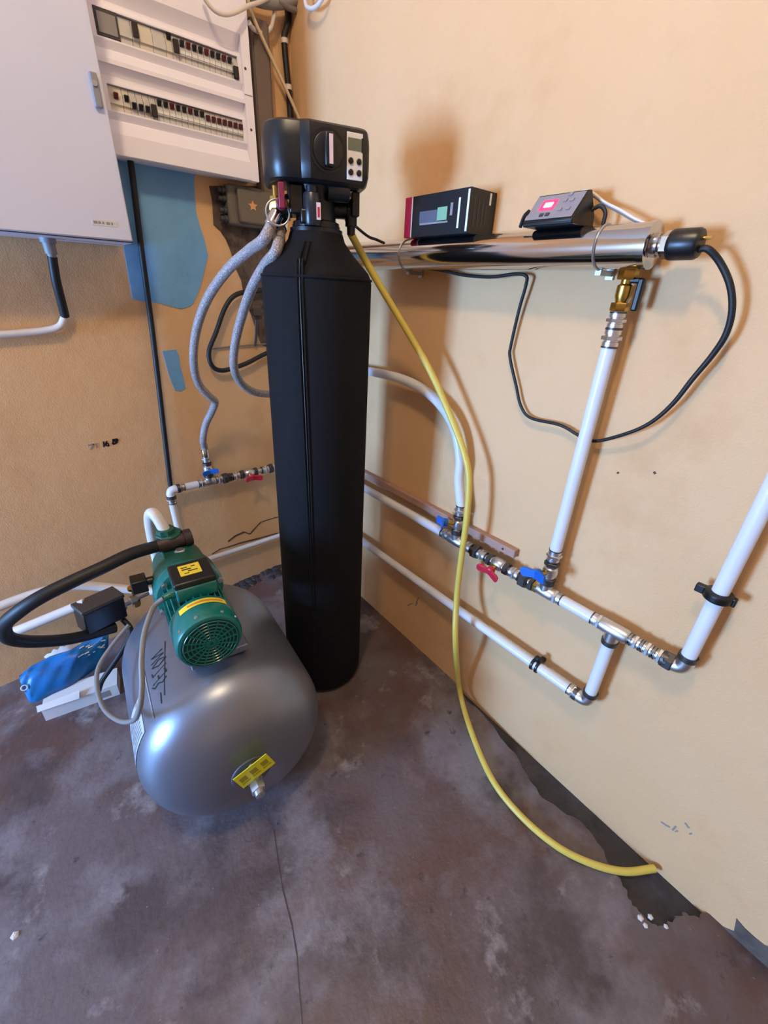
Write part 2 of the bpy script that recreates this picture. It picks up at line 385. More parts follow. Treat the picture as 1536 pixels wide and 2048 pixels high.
# ------------------------------------------------------------------ distribution board
px0, px1, pz0, pz1 = -.655, -.198, 1.660, 2.32
t = thing('distribution_board', 'cream plastic distribution board with two rows of breakers', 'fuse box', ((px0+px1)/2, 0, pz0))
MB().box((px0, -.062, pz0+.004), (px1-.006, 0, pz1)).build('back_box', M['panel'], t, bevel=.003)
rows = [(1.919, 1.976), (1.766, 1.822)]
wx0, wx1 = -.632, -.238
prof = [(pz1, .092)]
for (zb, zt) in rows:
    prof += [(zt+.052, .092), (zt+.047, .088), (zt+.022, .069), (zt+.016, .069), (zt+.003, .084), (zt, .084), None, (zb, .084), (zb-.004, .084), (zb-.020, .073), (zb-.024, .078), (zb-.055, .092)]
prof += [(pz0+.002, .092), (pz0, .089), (pz0, .060)]
b = MB(); prev = None
for q in prof:
    if q and prev:
        (za, ya), (zb_, yb) = prev, q
        b.add([(px0, -ya, za), (wx1+.012, -ya, za), (wx1+.012, -yb, zb_), (px0, -yb, zb_)], [(0,1,2,3)])
    prev = q
for (zb, zt) in rows:                                   # window jambs
    b.add([(wx1+.012,-.084,zt),(wx1,-.084,zt),(wx1,-.084,zb),(wx1+.012,-.084,zb)], [(0,1,2,3)])
    b.add([(px0,-.084,zt),(wx0,-.084,zt),(wx0,-.084,zb),(px0,-.084,zb)], [(0,1,2,3)])
    for (xx) in (wx0, wx1): b.add([(xx,-.084,zt),(xx,-.060,zt),(xx,-.060,zb),(xx,-.084,zb)], [(0,1,2,3)])
    for zz in (zt, zb): b.add([(wx0,-.084,zz),(wx1,-.084,zz),(wx1,-.060,zz),(wx0,-.060,zz)], [(0,1,2,3)])
b.box((wx1+.012, -.0925, pz0), (px1, -.058, pz1))          # right-hand frame
cover = b.build('cover', M['panel'], t, fix=False, angle=30)
for (x, z) in ((-.217,1.951),(-.213,1.800)):
    MB().lathe((x,-.0925,z), (0,-1,0), [(0,.004),(.001,.0035)], 12).build('screw', M['dkgrey'], cover)
MB().box((-.226,-.0932,1.886), (-.200,-.0922,1.8885)).build('seam', M['midgrey'], cover, smooth=False)
MB().box((wx0-.004, -.064, rows[1][0]-.004), (wx1+.004, -.0605, rows[1][1]+.004)).build('rail_backing', M['dkgrey'], t, smooth=False)
MB().box((wx0-.004, -.064, rows[0][0]-.004), (wx1+.004, -.0605, rows[0][1]+.004)).build('rail_backing', M['dkgrey'], t, smooth=False)
mw = (wx1-wx0)/22
def shared(name, mb, m):
    o = mb.build(name, m, None, smooth=False); me = o.data; bpy.data.objects.remove(o); return me
w_ = mw*.93
def brk(n):
    hw = n*mw/2-.0006
    return MB().box((-hw,-.018,-.026),(hw,0,.026)).box((-hw,-.024,-.013),(hw,-.018,.013))
me_b = {n: shared('breaker', brk(n), M['breaker']) for n in (1, 2, 3)}
me_c = {n: shared('breaker_cream', brk(n), M['breaker2']) for n in (1, 2, 3)}
tog = MB().prism([(-.0052,-.022,.007),(-.0052,-.022,-.007),(-.0052,-.028,-.006),(-.0052,-.036,.004),(-.0052,-.034,.007)], (.0104,0,0))
me_t = shared('toggle', tog, M['toggle']); me_tr = shared('toggle_red', tog, M['togglered'])
bigtog = MB().box((-.007,-.034,-.014),(.007,-.024,.014)); me_bt = shared('toggle_big', bigtog, M['toggle'])
framed = MB().box((-.028,-.027,-.027),(.028,-.018,.027)); me_fr = shared('meter_frame', framed, M['dkgrey'])
face = MB().box((-.0225,-.029,-.0215),(.0225,-.0265,.0195)); me_fc = shared('meter_face', face, M['midgrey'])
tape = MB().box((-.5*mw+.001,-.0256,-.0035),(.5*mw-.001,-.024,.0035)); me_lab = shared('breaker_label', tape, M['white'])
def inst(me, name, parent, x, z, y=-.058, base=None):
    o = bpy.data.objects.new(name, me); col.objects.link(o); o.parent = parent
    o.location = V((x, y, z)) - (t.location if base is None else V(base)); return o
def module(x, z, n=1, toggle=None, tz=0, cream=False, lab=False):
    p = V((x, -.058, z)); o = inst((me_c if cream else me_b)[n], 'breaker', t, x, z)
    if toggle: inst(toggle, 'toggle', o, x, z+tz, base=p)
    if lab: inst(me_lab, 'rating_label', o, x, z-.006, base=p)
    return o
zc1 = (rows[0][0]+rows[0][1])/2; zc2 = (rows[1][0]+rows[1][1])/2
X = lambda i, n=1: wx0 + (i+n/2)*mw
o = module(X(0,3), zc1, 3); p = V((X(0,3), -.058, zc1)); inst(me_fr, 'meter_frame', o, X(0,3)+.002, zc1, base=p); inst(me_fc, 'meter_face', o, X(0,3)+.002, zc1, base=p)
module(X(3,2), zc1, 2); module(X(5), zc1, 1, me_bt, .006); module(X(6,2), zc1, 2, cream=True); module(X(8,2), zc1, 2)
module(X(10), zc1, 1, me_t, .018, True); module(X(11), zc1, 1, me_bt, .002)
for i in range(12, 21): module(X(i), zc1, 1, me_tr if i in (13, 16, 19) else me_t, .012, lab=True)
module(X(21), zc1, 1, me_bt, -.012)
module(X(0,2), zc2, 2, me_tr, .004, True); module(X(2), zc2, 1, me_t, .004, True)
for i in range(3, 7): module(X(i), zc2, 1, me_t if i != 6 else me_bt, -.008)
for i in range(7, 15): module(X(i), zc2, 1, me_t if i % 3 else me_tr, .014, lab=True)
for i in range(15, 22): module(X(i), zc2, 1, me_tr, .008, lab=True)

# ------------------------------------------------------------------ things beside and under the board
tr = thing('cable_trunking', 'taupe vertical cable trunking between distribution board and corner', 'trunking', (-.13, 0, 1.5))
MB().box((-.168, -.045, 1.50), (-.100, -.001, 2.10)).build('channel', M['trunk'], tr, bevel=.006)
MB().box((-.160, -.049, 1.50), (-.108, -.045, 2.10)).build('lid', M['trunk'], tr, bevel=.002)
jb = thing('junction_box', 'old taupe junction box with orange star sticker under the board', 'junction box', (-.2, 0, 1.535))
MB().box((-.30, -.045, 1.528), (-.125, -.003, 1.650)).build('body', M['jbox'], jb, bevel=.008)
ld = MB().box((-.268, -.062, 1.536), (-.128, -.045, 1.640)).build('lid', M['jbox'], jb, bevel=.006)
star = []
sc_ = L(506, 412, .0625)
for k in range(10):
    r = .017 if k % 2 == 0 else .008; a = math.pi/2+k*math.pi/5; star.append((sc_.x+r*math.cos(a)*1.1, -.0622, sc_.z+r*math.sin(a)))
MB().prism(star, (0,-.0008,0)).build('star_sticker', M['orange'], ld, smooth=False)
for z in (1.63, 1.605, 1.57, 1.545):
    MB().lathe((-.30,-.025,z), (-1,0,0), [(0,.012),(.012,.012),(.012,.009),(.026,.008)], 12).build('cable_gland', M['dkgrey'], jb)

def cable(name, pts, r, m, label, cat='cable', n=10, sub=8):
    return tag(MB().tube(pts, r, n, sub=sub).build(name, m), label, cat)
cable('conduit_riser', [L(250,270,.022), L(262,330,.022), L(283,500,.020), L(303,650,.018), L(322,810,.018), L(341,972,.022)], .0095, M['rubber'],
      'straight black conduit running down the left wall to the pipe elbow', 'conduit')
cable('black_loop_cable', [L(530,580,.02), L(497,583,.025), L(468,592,.03), L(449,618,.03), L(432,665,.03), L(418,703,.03), L(424,731,.03), L(446,741,.03), L(490,728,.03), L(530,708,.025), L(575,690,.02)], .009, M['rubber'],
      'black cable looping on the left wall behind the braided hoses')
cable('thin_wire', [L(425,698,.008), L(455,694,.008), L(500,690,.008), L(532,688,.008), L(575,684,.008)], .003, M['gcable'], 'thin grey-blue wire running level behind the black cable loop', 'wire')
b = thing('pipe_bracket', 'small dark metal bracket on the wall just left of the black tank', 'bracket', L(512,640))
MB().box(tuple(L(508,632,.016)), tuple(L(519,618,.001))).build('plate', M['nickel_d'], b, bevel=.002)
MB().tube([L(513,640,.02), L(512,672,.015), L(510,692,.012)], .006, 8).build('stem', M['nickel_d'], b)
ck = thing('corner_cable', 'black cable with white ties running up the room corner', 'cable', L(605,240,.02))
cor = lambda y, dx=0: V((-.016+dx, -.016, L(600, y).z))
MB().tube([cor(-30), cor(10), cor(50,.004), cor(74,-.004), cor(92,-.014), cor(120,-.014), cor(160,-.010), cor(200,-.006), cor(250,-.004), cor(330), cor(420)], .0105, 10).build('sheath', M['rubber'], ck)
for (x, y) in ((602,100),(606,187)):
    dx = -.014 if y < 150 else -.007; a, c = cor(y+5, dx), cor(y-5, dx); MB().lathe(a, c-a, [(0,.0122),((c-a).length,.0122)], 14).build('cable_tie', M['wcable'], ck)
cable('beige_cable', [L(490,-20,.09), L(505,30,.08), L(522,70,.07), L(545,120,.055), L(572,178,.05), L(597,235,.05), L(612,280,.05), L(625,350,.05)], .0055, M['bcable'], 'thin beige cable slanting from the ceiling bundle to behind the valve head')
cable('white_cable_loop', [L(395,-40,.14), L(408,-5,.14), L(428,20,.14), L(450,29,.14), L(472,24,.13), L(496,12,.11), L(520,4,.08), L(545,-8,.06)], .0058, M['wcable'], 'white cable sagging in front of the distribution board top')
cable('pinkish_cable', [L(582,-20,.04), L(570,0,.04), L(553,14,.04), L(547,35,.04), L(542,55,.035), L(530,66,.03), L(518,64,.05), L(505,56,.07), L(498,45,.09)], .0065, M['wcable'], 'off-white cable hooking down between board and corner')
cable('grey_conduit', [L(498,-6,.05), L(530,4,.05), L(560,6,.05), L(590,0,.05), L(620,-10,.05)], .0165, M['midgrey'], 'grey corrugated conduit crossing the very top of the corner', 'conduit', 14)
cable('grey_cable_tail', [L(556,2,.06), L(575,14,.055), L(592,22,.05), L(604,34,.03), L(609,48,.02)], .009, M['gcable'], 'short grey cable tail dropping beside the corner cable')
cable('white_corner_loop', [R(628,-30,.03), R(612,-5,.03), R(614,14,.03), R(628,16,.03), R(642,2,.03), R(652,-25,.03)], .006, M['wcable'], 'white cable loop at the top of the right wall corner')

# ------------------------------------------------------------------ pipes and fittings
def nut(mb, p, axis, r, ln, hexa=True):
    a = V(axis).normalized(); p = V(p)
    mb.lathe(p-a*ln/2, a, [(0, r*.92), (ln*.12, r), (ln*.88, r), (ln, r*.92)], 6 if hexa else 18)
def coupling(parent, p, axis, r, ln, name='coupling'):
    """press coupling: bright sleeve, hex collar and two dark end rings"""
    a = V(axis).normalized(); p = V(p); b = MB()
    b.lathe(p-a*ln/2, a, [(0,r*.9),(ln*.08,r*1.06),(ln*.30,r*1.06),(ln*.32,r*.92),(ln*.68,r*.92),(ln*.70,r*1.06),(ln*.92,r*1.06),(ln,r*.9)], 18)
    o = b.build(name, M['nickel'], parent)
    c = MB(); nut(c, p, a, r*1.32, ln*.22); c.build('hex_collar', M['nickel'], o, smooth=False)
    for s in (-1, 1): MB().lathe(p+a*s*ln*.47-a*ln*.04, a, [(0,r*1.1),(ln*.08,r*1.1)], 18).build('seal_ring', M['nickel_d'], o)
    return o
def butterfly(parent, p, axis, out, m, r=.017, ln=.075, s=1.0, lever=0.0):
    """ball valve: body with two hex ends, stem and wing handle"""
    a = V(axis).normalized(); p = V(p); o_ = V(out).normalized(); b = MB()
    b.lathe(p-a*ln/2, a, [(0,r),(ln*.25,r),(ln*.3,r*1.25),(ln*.5,r*1.38),(ln*.7,r*1.25),(ln*.75,r),(ln,r)], 18)
    v = b.build('ball_valve', M['nickel'], parent)
    for sg in (-1, 1): c = MB(); nut(c, p+a*ln*.40*sg, a, r*1.38, ln*.2); c.build('hex_end', M['nickel_d'], v, smooth=False)
    c = MB(); c.lathe(p+o_*r, o_, [(0,r*.55),(.024*s,r*.55)], 12); c.build('stem', M['brass'], v)
    h = MB(); q = p+o_*(r+.024*s); k = a.cross(o_)
    wd = (a*math.cos(lever)+k*math.sin(lever)).normalized(); side = o_.cross(wd)
    h.lathe(q-o_*.006, o_, [(0,.012*s),(.016,.012*s),(.018,.009*s)], 14)
    for sg in (-1, 1):
        outl = [(0,-.008),(.012,-.010),(.030,-.012),(.036,-.007),(.037,.006),(.030,.011),(.012,.010),(0,.008)]
        h.prism([q+wd*sg*(x*s)+side*(y*s)+o_*(.004+.25*x*s) for x, y in outl], o_*.008)
    h.build('handle', m, v, angle=50, bevel=.001)
    return v
def elbow(parent, p, a, c, r, ln=.035, m='nickel'):
    """90 degree elbow at p joining directions a and c"""
    a, c, p = V(a).normalized(), V(c).normalized(), V(p); b = MB()
    b.tube([p+a*ln, p+a*ln*.55, p+a*ln*.16+c*ln*.16, p+c*ln*.55, p+c*ln], r*1.08, 16, sub=6)
    o = b.build('elbow', M[m], parent)
    for d in (a, c): MB().lathe(p+d*(ln-.004), d, [(0,r*1.2),(.012,r*1.2)], 18).build('seal_ring', M['nickel_d'], o)
    return o
def tee(parent, p, run, br, r, ln=.03):
    run, br, p = V(run).normalized(), V(br).normalized(), V(p); b = MB()
    b.lathe(p-run*ln, run, [(0,r),(.006,r*1.15),(2*ln-.006,r*1.15),(2*ln,r)], 18); b.lathe(p, br, [(0,r*1.1),(ln,r*1.1)], 18)
    o = b.build('tee', M['nickel'], parent)
    q = MB(); q.lathe(p+br*(ln-.004), br, [(0,r*1.22),(.012,r*1.22)], 18); q.build('seal_ring', M['nickel_d'], o); return o
def pipe(parent, p, q, r, m='ppr'):
    d = V(q)-V(p); return MB().lathe(p, d, [(0,r),(d.length,r)], 20).build('pipe', M[m], parent)

PO, PR = .045, .0155
ZU, ZL = .607, .346
def U(px, z=ZU):      # point of the upper run at pixel column px
    y0, y1 = -.4, -2.2
    for _ in range(40):
        m_ = (y0+y1)/2; v = V((-PO, m_, z))-CAM
        if 768+FPX*v.dot(rgt)/v.dot(fwd) < px: y0 = m_
        else: y1 = m_
    return V((-PO, y0, z))
Yd, Zd, Xd = V((0,-1,0)), V((0,0,1)), V((-1,0,0))
run = thing('upper_pipe_run', 'white wall pipe with red and blue valves along the right wall', 'pipe', U(1000))
pipe(run, V((-PO,-.12,ZU)), U(884), PR)
pipe(run, U(880), U(1350), PR*.72, 'nickel')
coupling(run, U(893), Yd, PR, .036)
tee(run, U(912), Yd, Zd, PR*1.05)
butterfly(run, U(912)+Zd*.062, Zd, V((-.75,.55,.1)), M['blueh'], .014, .060, 1.2, 1.3)
coupling(run, U(913)+Zd*.113, Zd, PR, .036)
coupling(run, U(936), Yd, PR, .034); 
c = MB(); nut(c, U(952), Yd, PR*1.55, .02); c.build('union_nut', M['nickel_d'], run, smooth=False)
coupling(run, U(965), Yd, PR*.95, .032)
butterfly(run, U(997), Yd, V((-1,-.05,-.12)), M['redh'], .015, .078, 1.05, .12)
coupling(run, U(1030), Yd, PR, .034)
c = MB(); nut(c, U(1050), Yd, PR*1.7, .024); nut(c, U(1066), Yd, PR*1.5, .012); c.build('union_nut', M['nickel_d'], run, smooth=False)
tee(run, U(1090), Yd, Zd, PR*1.05)
c = MB(); nut(c, U(1074), Yd, PR*1.35, .014); c.build('brass_nut', M['brass'], run, smooth=False)
coupling(run, U(1112), Yd, PR, .036)
pipe(run, U(1116), U(1194), PR)
coupling(run, U(1199), Yd, PR, .038)
TEE2 = U(1228)
tee(run, TEE2, Yd, -Zd, PR*1.05, .036)
for x in (1250, 1272, 1296, 1320): coupling(run, U(x), Yd, PR*.92, .036)
c = MB(); nut(c, U(1338), Yd, PR*1.4, .02); c.build('union_nut', M['nickel_d'], run, smooth=False)
EL2 = V((-PO, -1.742, ZU))
elbow(run, EL2, -Yd, Zd, PR*1.05, .034)
rr = thing('outlet_riser', 'white pipe rising at the right edge with a black clamp', 'pipe', EL2+Zd*.04)
pipe(rr, EL2+Zd*.036, EL2+Zd*.95, PR)
b = MB(); b.lathe(EL2+Zd*.196, Zd, [(0,PR*1.45),(.003,PR*1.75),(.017,PR*1.75),(.020,PR*1.45)], 24); b.obox(EL2+Zd*.206+V((0,.030,0)), (1,0,0), (0,1,0), (0,0,1), .014, .022, .018)
b.obox(EL2+Zd*.206+V((0,-.026,0)), (1,0,0), (0,1,0), (0,0,1), .014, .010, .018); b.obox(EL2+Zd*.206+V((.025,0,0)), (1,0,0), (0,1,0), (0,0,1), .04, .012, .012)
b.build('clamp', M['black'], rr, bevel=.002)
# riser to the steriliser
RT = V((-PO, -1.3905, ZU))
rs = thing('steriliser_riser', 'white pipe rising from blue valve to the steel steriliser tube', 'pipe', U(1090)+Zd*.03)
p0 = U(1090)
butterfly(rs, p0+Zd*.066, Zd, V((-.92,.25,.05)), M['blueh'], .015, .064, 1.2, 1.3)
coupling(rs, p0+Zd*.118, Zd, PR, .036)
top = R(1226, 668, PO); top = V((-PO, p0.y, top.z))
pipe(rs, p0+Zd*.13, V((-PO,p0.y,1.255)), PR)
coupling(rs, V((-PO,p0.y,1.268)), Zd, PR, .038); coupling(rs, V((-PO,p0.y,1.302)), Zd, PR*.95, .032)
b = MB(); nut(b, V((-PO,p0.y,1.327)), Zd, .018, .016); b.lathe((-PO,p0.y,1.335), Zd, [(0,.011),(.012,.015),(.03,.015),(.034,.010),(.045,.010)], 16)
nut(b, V((-PO,p0.y,1.386)), Zd, .019, .020); bv = b.build('brass_valve', M['brass'], rs)
b = MB(); b.obox(V((-PO+.0,p0.y-.030,1.350)), (1,0,0), (0,1,0), (0,0,1), .014, .012, .058); b.obox(V((-PO,p0.y-.018,1.375)), (1,0,0), (0,1,0), (0,0,1), .010, .030, .010)
b.build('black_lever', M['black'], bv, bevel=.003)
# bent pipe to the tank
bp_ = thing('bent_pipe', 'white pipe bending down from behind the black tank to a blue valve', 'pipe', U(912)+Zd*.13)
pts = [V((-PO,-.10,1.09)), R(700,735,PO), R(750,745,PO), R(800,757,PO), R(848,780,PO), R(888,818,PO), R(912,865,PO), R(921,920,PO), R(918,960,PO), U(913)+Zd*.128]
MB().tube(pts, PR, 16, sub=10).build('pipe', M['ppr'], bp_)
# lower return
lo_ = thing('lower_return_pipe', 'lower white pipe on the right wall ending in a short upward leg', 'pipe', V((-PO,-1.0,ZL)))
EL3 = V((-PO, TEE2.y, ZL))
pipe(lo_, V((-PO,-.06,ZL)), U(1140, ZL), PR*.97)
coupling(lo_, U(1148, ZL), Yd, PR, .034)
elbow(lo_, EL3, -Yd, Zd, PR*1.05, .032)
pipe(lo_, EL3+Zd*.036, TEE2-Zd*.044, PR)
cl = U(1072, ZL); b = MB()
for s in (-1, 1): b.lathe(cl+Yd*(s*.008-.004), Yd, [(0,PR*1.32),(.008,PR*1.32)], 20)
b.obox(cl+V((.022,0,.0)), (1,0,0), (0,1,0), (0,0,1), .045, .014, .012); b.obox(cl+V((-.002,0,.027)), (1,0,0), (0,1,0), (0,0,1), .016, .014, .014)
b.build('clamp', M['black'], lo_, bevel=.0015)
# brown batten behind
ba = thing('wooden_batten', 'brown square batten fixed along the right wall above the pipe', 'batten', R(900,1030))
MB().box((-.022, -1.262, .636), (-.001, -.06, .662)).build('bar', M['batten'], ba, bevel=.002)
MB().lathe((-.022,-1.22,.649), (-1,0,0), [(0,.004),(.0015,.0035)], 10).build('screw', M['nickel_d'], ba)

# left wall run
LO = .05
def A(x, z=.570): return V((x, -LO, z))
Xp = V((1,0,0))
lr = thing('inlet_pipe_run', 'white and metal pipe run with one blue and one red valve on left wall', 'pipe', A(-.6))
e0 = A(-.675)
elbow(lr, e0, Xp, -Zd, PR, .03, 'ppr')
pipe(lr, A(-.65), A(-.215), PR*.72, 'nickel')
coupling(lr, A(-.632), Xp, PR*.95, .03)
pipe(lr, A(-.618), A(-.556), PR, 'ppr')
coupling(lr, A(-.545), Xp, PR, .032)
tee(lr, A(-.512), Xp, Zd, PR, .026)
c = MB(); nut(c, A(-.445), Xp, PR*1.55, .022); nut(c, A(-.425), Xp, PR*1.3, .014); c.build('union_nut', M['nickel_d'], lr, smooth=False)
coupling(lr, A(-.472), Xp, PR, .032); coupling(lr, A(-.395), Xp, PR, .036)
butterfly(lr, A(-.335), Xp, V((0,-.85,-.1)), M['redh'], .015, .078, 1.1, .1)
coupling(lr, A(-.255), Xp, PR, .036); c = MB(); nut(c, A(-.228), Xp, PR*1.5, .018); c.build('union_nut', M['nickel_d'], lr, smooth=False)
pipe(lr, A(-.22), A(-.07), PR)
butterfly(lr, A(-.512)+Zd*.058, Zd, V((-.1,-.9,.05)), M['blueh'], .014, .060, .9, 1.45)
coupling(lr, A(-.512)+Zd*.105, Zd, PR*.85, .03)
coupling(lr, e0-Zd*.042, Zd, PR, .036, 'sleeve')
pipe(lr, e0-Zd*.055, V((-.668,-LO-.01,.20)), PR, 'ppr_old')
tag(MB().tube([V((-.70,-.04,.185)), V((-.4,-.04,.188)), V((-.07,-.04,.192))], .0115, 14).build('low_wall_pipe', M['ppr']), 'thin white pipe low on left wall between pump and black tank', 'pipe')

# ------------------------------------------------------------------ black jacketed filter tank
TR = .145
base = V((-.363, -.712, 0)); base.z = floor_z(base.x, base.y)
hd = V((base.x-CAM.x, base.y-CAM.y, 0)).normalized(); sd = V((hd.y, -hd.x, 0))
axis = (V((0,0,1.42))+sd*.014).normalized()
tk = thing('filter_tank', 'tall black water filter tank in a zipped insulating jacket', 'tank', base)
b = MB(); b.lathe(base+V((0,0,.002)), axis, [(0,TR*.90),(.012,TR*.965),(.035,TR*.995),(.08,TR),(.7,TR*.985),(1.405,TR*.995),(1.42,TR*.965)], 56); b.build('jacket', M['jacket'], tk)
SH = base+axis*1.42
b = MB(); b.lathe(SH, axis, [(0,TR*.97),(.012,TR*.93),(.050,TR*.66),(.078,TR*.50),(.095,TR*.46)], 48); b.build('jacket_top', M['jacket'], tk)
# seams: a zip line with two welts down the front and a hem at the shoulder
to_cam = -hd
zdir = (to_cam*math.cos(.24)-sd*math.sin(.24)).normalized()
def onj(h, ang, rr=1.0):
    dd = (to_cam*math.cos(ang)+sd*math.sin(ang)); return base+axis*h+dd*TR*rr
b = MB()
for da in (-.05, .05): b = MB(); b.tube([onj(.04,-.24+da*.4,.997), onj(.4,-.24+da*.6,.994), onj(.9,-.26+da,.992), onj(1.40,-.30+da,.998), onj(1.445,-.30+da*1.2,.86), onj(1.49,-.30+da*1.6,.55)], .0028, 8, sub=4); b.build('zip_welt', M['jacket'], tk)
MB().tube([onj(.04,-.24,1.0), onj(.4,-.24,.997), onj(.9,-.26,.995), onj(1.40,-.30,1.0), onj(1.445,-.30,.865)], .0016, 8, sub=4).build('zip', M['black'], tk)
MB().torus(base+axis*1.415, axis, TR*.985, .0035, 56, 8).build('hem', M['jacket'], tk)
b = MB(); b.lathe(SH+axis*.085, axis, [(0,.066),(.018,.066),(.020,.060),(.026,.060)], 32); b.build('neck_collar', M['black'], tk)

# ------------------------------------------------------------------ control valve on the tank
NK = SH+axis*.105
al = math.radians(7)
hn = (to_cam*math.cos(al)+sd*math.sin(al)).normalized()      # front normal of the head
hw = V((-hn.y, hn.x, 0)); hw = hw if hw.dot(sd) > 0 else -hw   # to the right seen from the front
cv = thing('control_valve', 'black digital control valve head with dial on top of the tank', 'valve', NK)
HC = NK+V((0,0,.137))+hn*.012
HW, HD, HH = .120, .085, .055
def hp(x, y, z): return HC+hw*x+hn*y+V((0,0,z))               # x right, y out of the front, z up
outl = [(-HW,-HD),(HW,-HD),(HW,HD*.55),(HW-.006,HD*.72),(HW-.020,HD*.80),(-.022,HD),(-.034,HD*.93),(-.042,HD*.86),(-HW+.052,HD*.83),(-HW+.036,HD*.77),(-HW+.022,HD*.66),(-HW+.011,HD*.50),(-HW+.004,HD*.30),(-HW,HD*.05)]
b = MB()
vs = []; fs = []; lev = [(-HH,.80),(-HH+.006,.90),(-HH+.022,.985),(-HH*.3,1.0),(HH*.4,1.0),(HH-.020,.985),(HH-.005,.93),(HH,.84)]
n = len(outl)
for z, s in lev:
    for (x, y) in outl: vs.append(hp(x*(1-(1-s)*.35), y*s, z))
for i in range(len(lev)-1):
    for k in range(n): fs.append((i*n+k, i*n+(k+1) % n, (i+1)*n+(k+1) % n, (i+1)*n+k))
fs += [tuple(range(n)), tuple((len(lev)-1)*n+k for k in range(n))]
b.add(vs, fs); hs = b.build('housing', M['black'], cv, angle=24, bevel=.004, seg=3)
# the front plane right of the crease
fa, fb = V((-.022, HD)), V((HW-.020, HD*.80))
fx = (fb-fa).normalized()
def fp(u, z, o=0):                                            # u along the raised front, o proud of it
    q = fa+fx*u; nn = V((-fx.y, fx.x)); return hp(q.x+nn.x*o, q.y+nn.y*o, z)
fN = (hw*(-fx.y)+hn*fx.x).normalized(); fU = (hw*fx.x+hn*fx.y).normalized()
dc = fp(.040, .002, 0)
b = MB(); b.lathe(dc-fN*.001, fN, [(0,.041),(.003,.041),(.003,.035),(.001,.035)], 40); b.build('dial_ring', M['black'], hs)
b = MB(); b.lathe(dc, fN, [(0,.034),(.004,.034),(.005,.032)], 36); dl = b.build('dial', M['black'], cv)
b = MB(); b.obox(dc+fN*.011, fU, fN, (0,0,1), .022, .016, .062); b.build('dial_grip', M['black'], dl, bevel=.004)
b = MB(); b.obox(dc+fN*.0196+fU*.002, fU, fN, (0,0,1), .0085, .0012, .052); b.build('dial_pointer', M['pinkwhite'], dl, smooth=False)
b = MB(); b.obox(fp(.020,-.012,.001), fU, fN, (0,0,1), .008, .001, .005); b.build('dial_mark', M['white'], hs, smooth=False)
pc_ = fp(.1035, -.001, .0)
b = MB(); b.obox(pc_+fN*.0005, fU, fN, (0,0,1), .038, .002, .086); pn = b.build('display_panel', M['white'], cv, bevel=.0008)
b = MB(); b.obox(pc_+fN*.0016+V((0,0,.022)), fU, fN, (0,0,1), .033, .0012, .022); b.build('lcd_screen', M['lcd'], pn, smooth=False)
b = MB(); b.obox(pc_+fN*.0018+V((0,0,.022))+fU*.0172, fU, fN, (0,0,1), .003, .0012, .026); b.build('screen_edge', M['black'], pn, smooth=False)
for du in (-.010, .010):
    for dz in (-.006, -.027):
        b = MB(); b.lathe(pc_+fU*du+V((0,0,dz-.002)), fN, [(0,.0062),(.004,.006),(.005,.0045)], 16); b.build('button', M['black'], pn)
# valve body below the head
b = MB(); b.lathe(NK, (0,0,1), [(0,.058),(.012,.058),(.016,.050),(.055,.048),(.075,.058),(.095,.060)], 32); b.build('valve_body', M['black'], cv)
b = MB(); q = NK+hn*.055-hw*.016
b.lathe(q+V((0,0,.000)), (0,0,1), [(0,.019),(.004,.021),(.062,.021),(.066,.018)], 24); b.lathe(q+V((0,0,.066)), (0,0,1), [(0,.014),(.012,.014)], 18)
inj = b.build('injector_cap', mat('slate_plastic', '#20242c', .3), cv)
b = MB(); b.obox(q+hn*.0212+hw*.012+V((0,0,.028)), hw, hn, (0,0,1), .010, .0012, .034); b.build('small_label', M['pinkwhite'], inj, smooth=False)
b = MB(); b.obox(q+hn*.0218+hw*.012+V((0,0,.026)), hw, hn, (0,0,1), .005, .0012, .020); b.build('label_print', M['redh'], inj, smooth=False)
b = MB()
b.tube([NK+V((0,0,.045)), NK+hw*.05+V((0,0,.045)), NK+hw*.088+V((0,0,.045))], .020, 18); b.lathe(NK+hw*.075+V((0,0,.045)), hw, [(0,.026),(.012,.026),(.012,.022),(.026,.022)], 8)
b.obox(NK+hw*.095+hn*.02+V((0,0,.055)), hw, hn, (0,0,1), .018, .03, .05); b.obox(NK+hw*.05+hn*.03+V((0,0,.088)), hw, hn, (0,0,1), .10, .02, .012)
b.build('drain_arm', M['black'], cv, bevel=.002)
b = MB(); b.lathe(NK+hw*.088+hn*.008+V((0,0,.032)), V((0,0,-1)), [(0,.015),(.022,.015),(.022,.011),(.040,.010)], 16); b.build('drain_spout', M['black'], cv)
b = MB(); b.obox(NK-hw*.052+hn*.022+V((0,0,.052)), hw, hn, (0,0,1), .034, .06, .060); b.obox(NK-hw*.030+hn*.052+V((0,0,.018)), hw, hn, (0,0,1), .030, .03, .030)
b.build('bypass_block', M['black'], cv, bevel=.004)
b = MB(); b.lathe(NK+hw*.022+hn*.052+V((0,0,.072)), hw, [(0,.020),(.05,.020),(.052,.016)], 18); b.build('piston_cap', M['black'], cv)
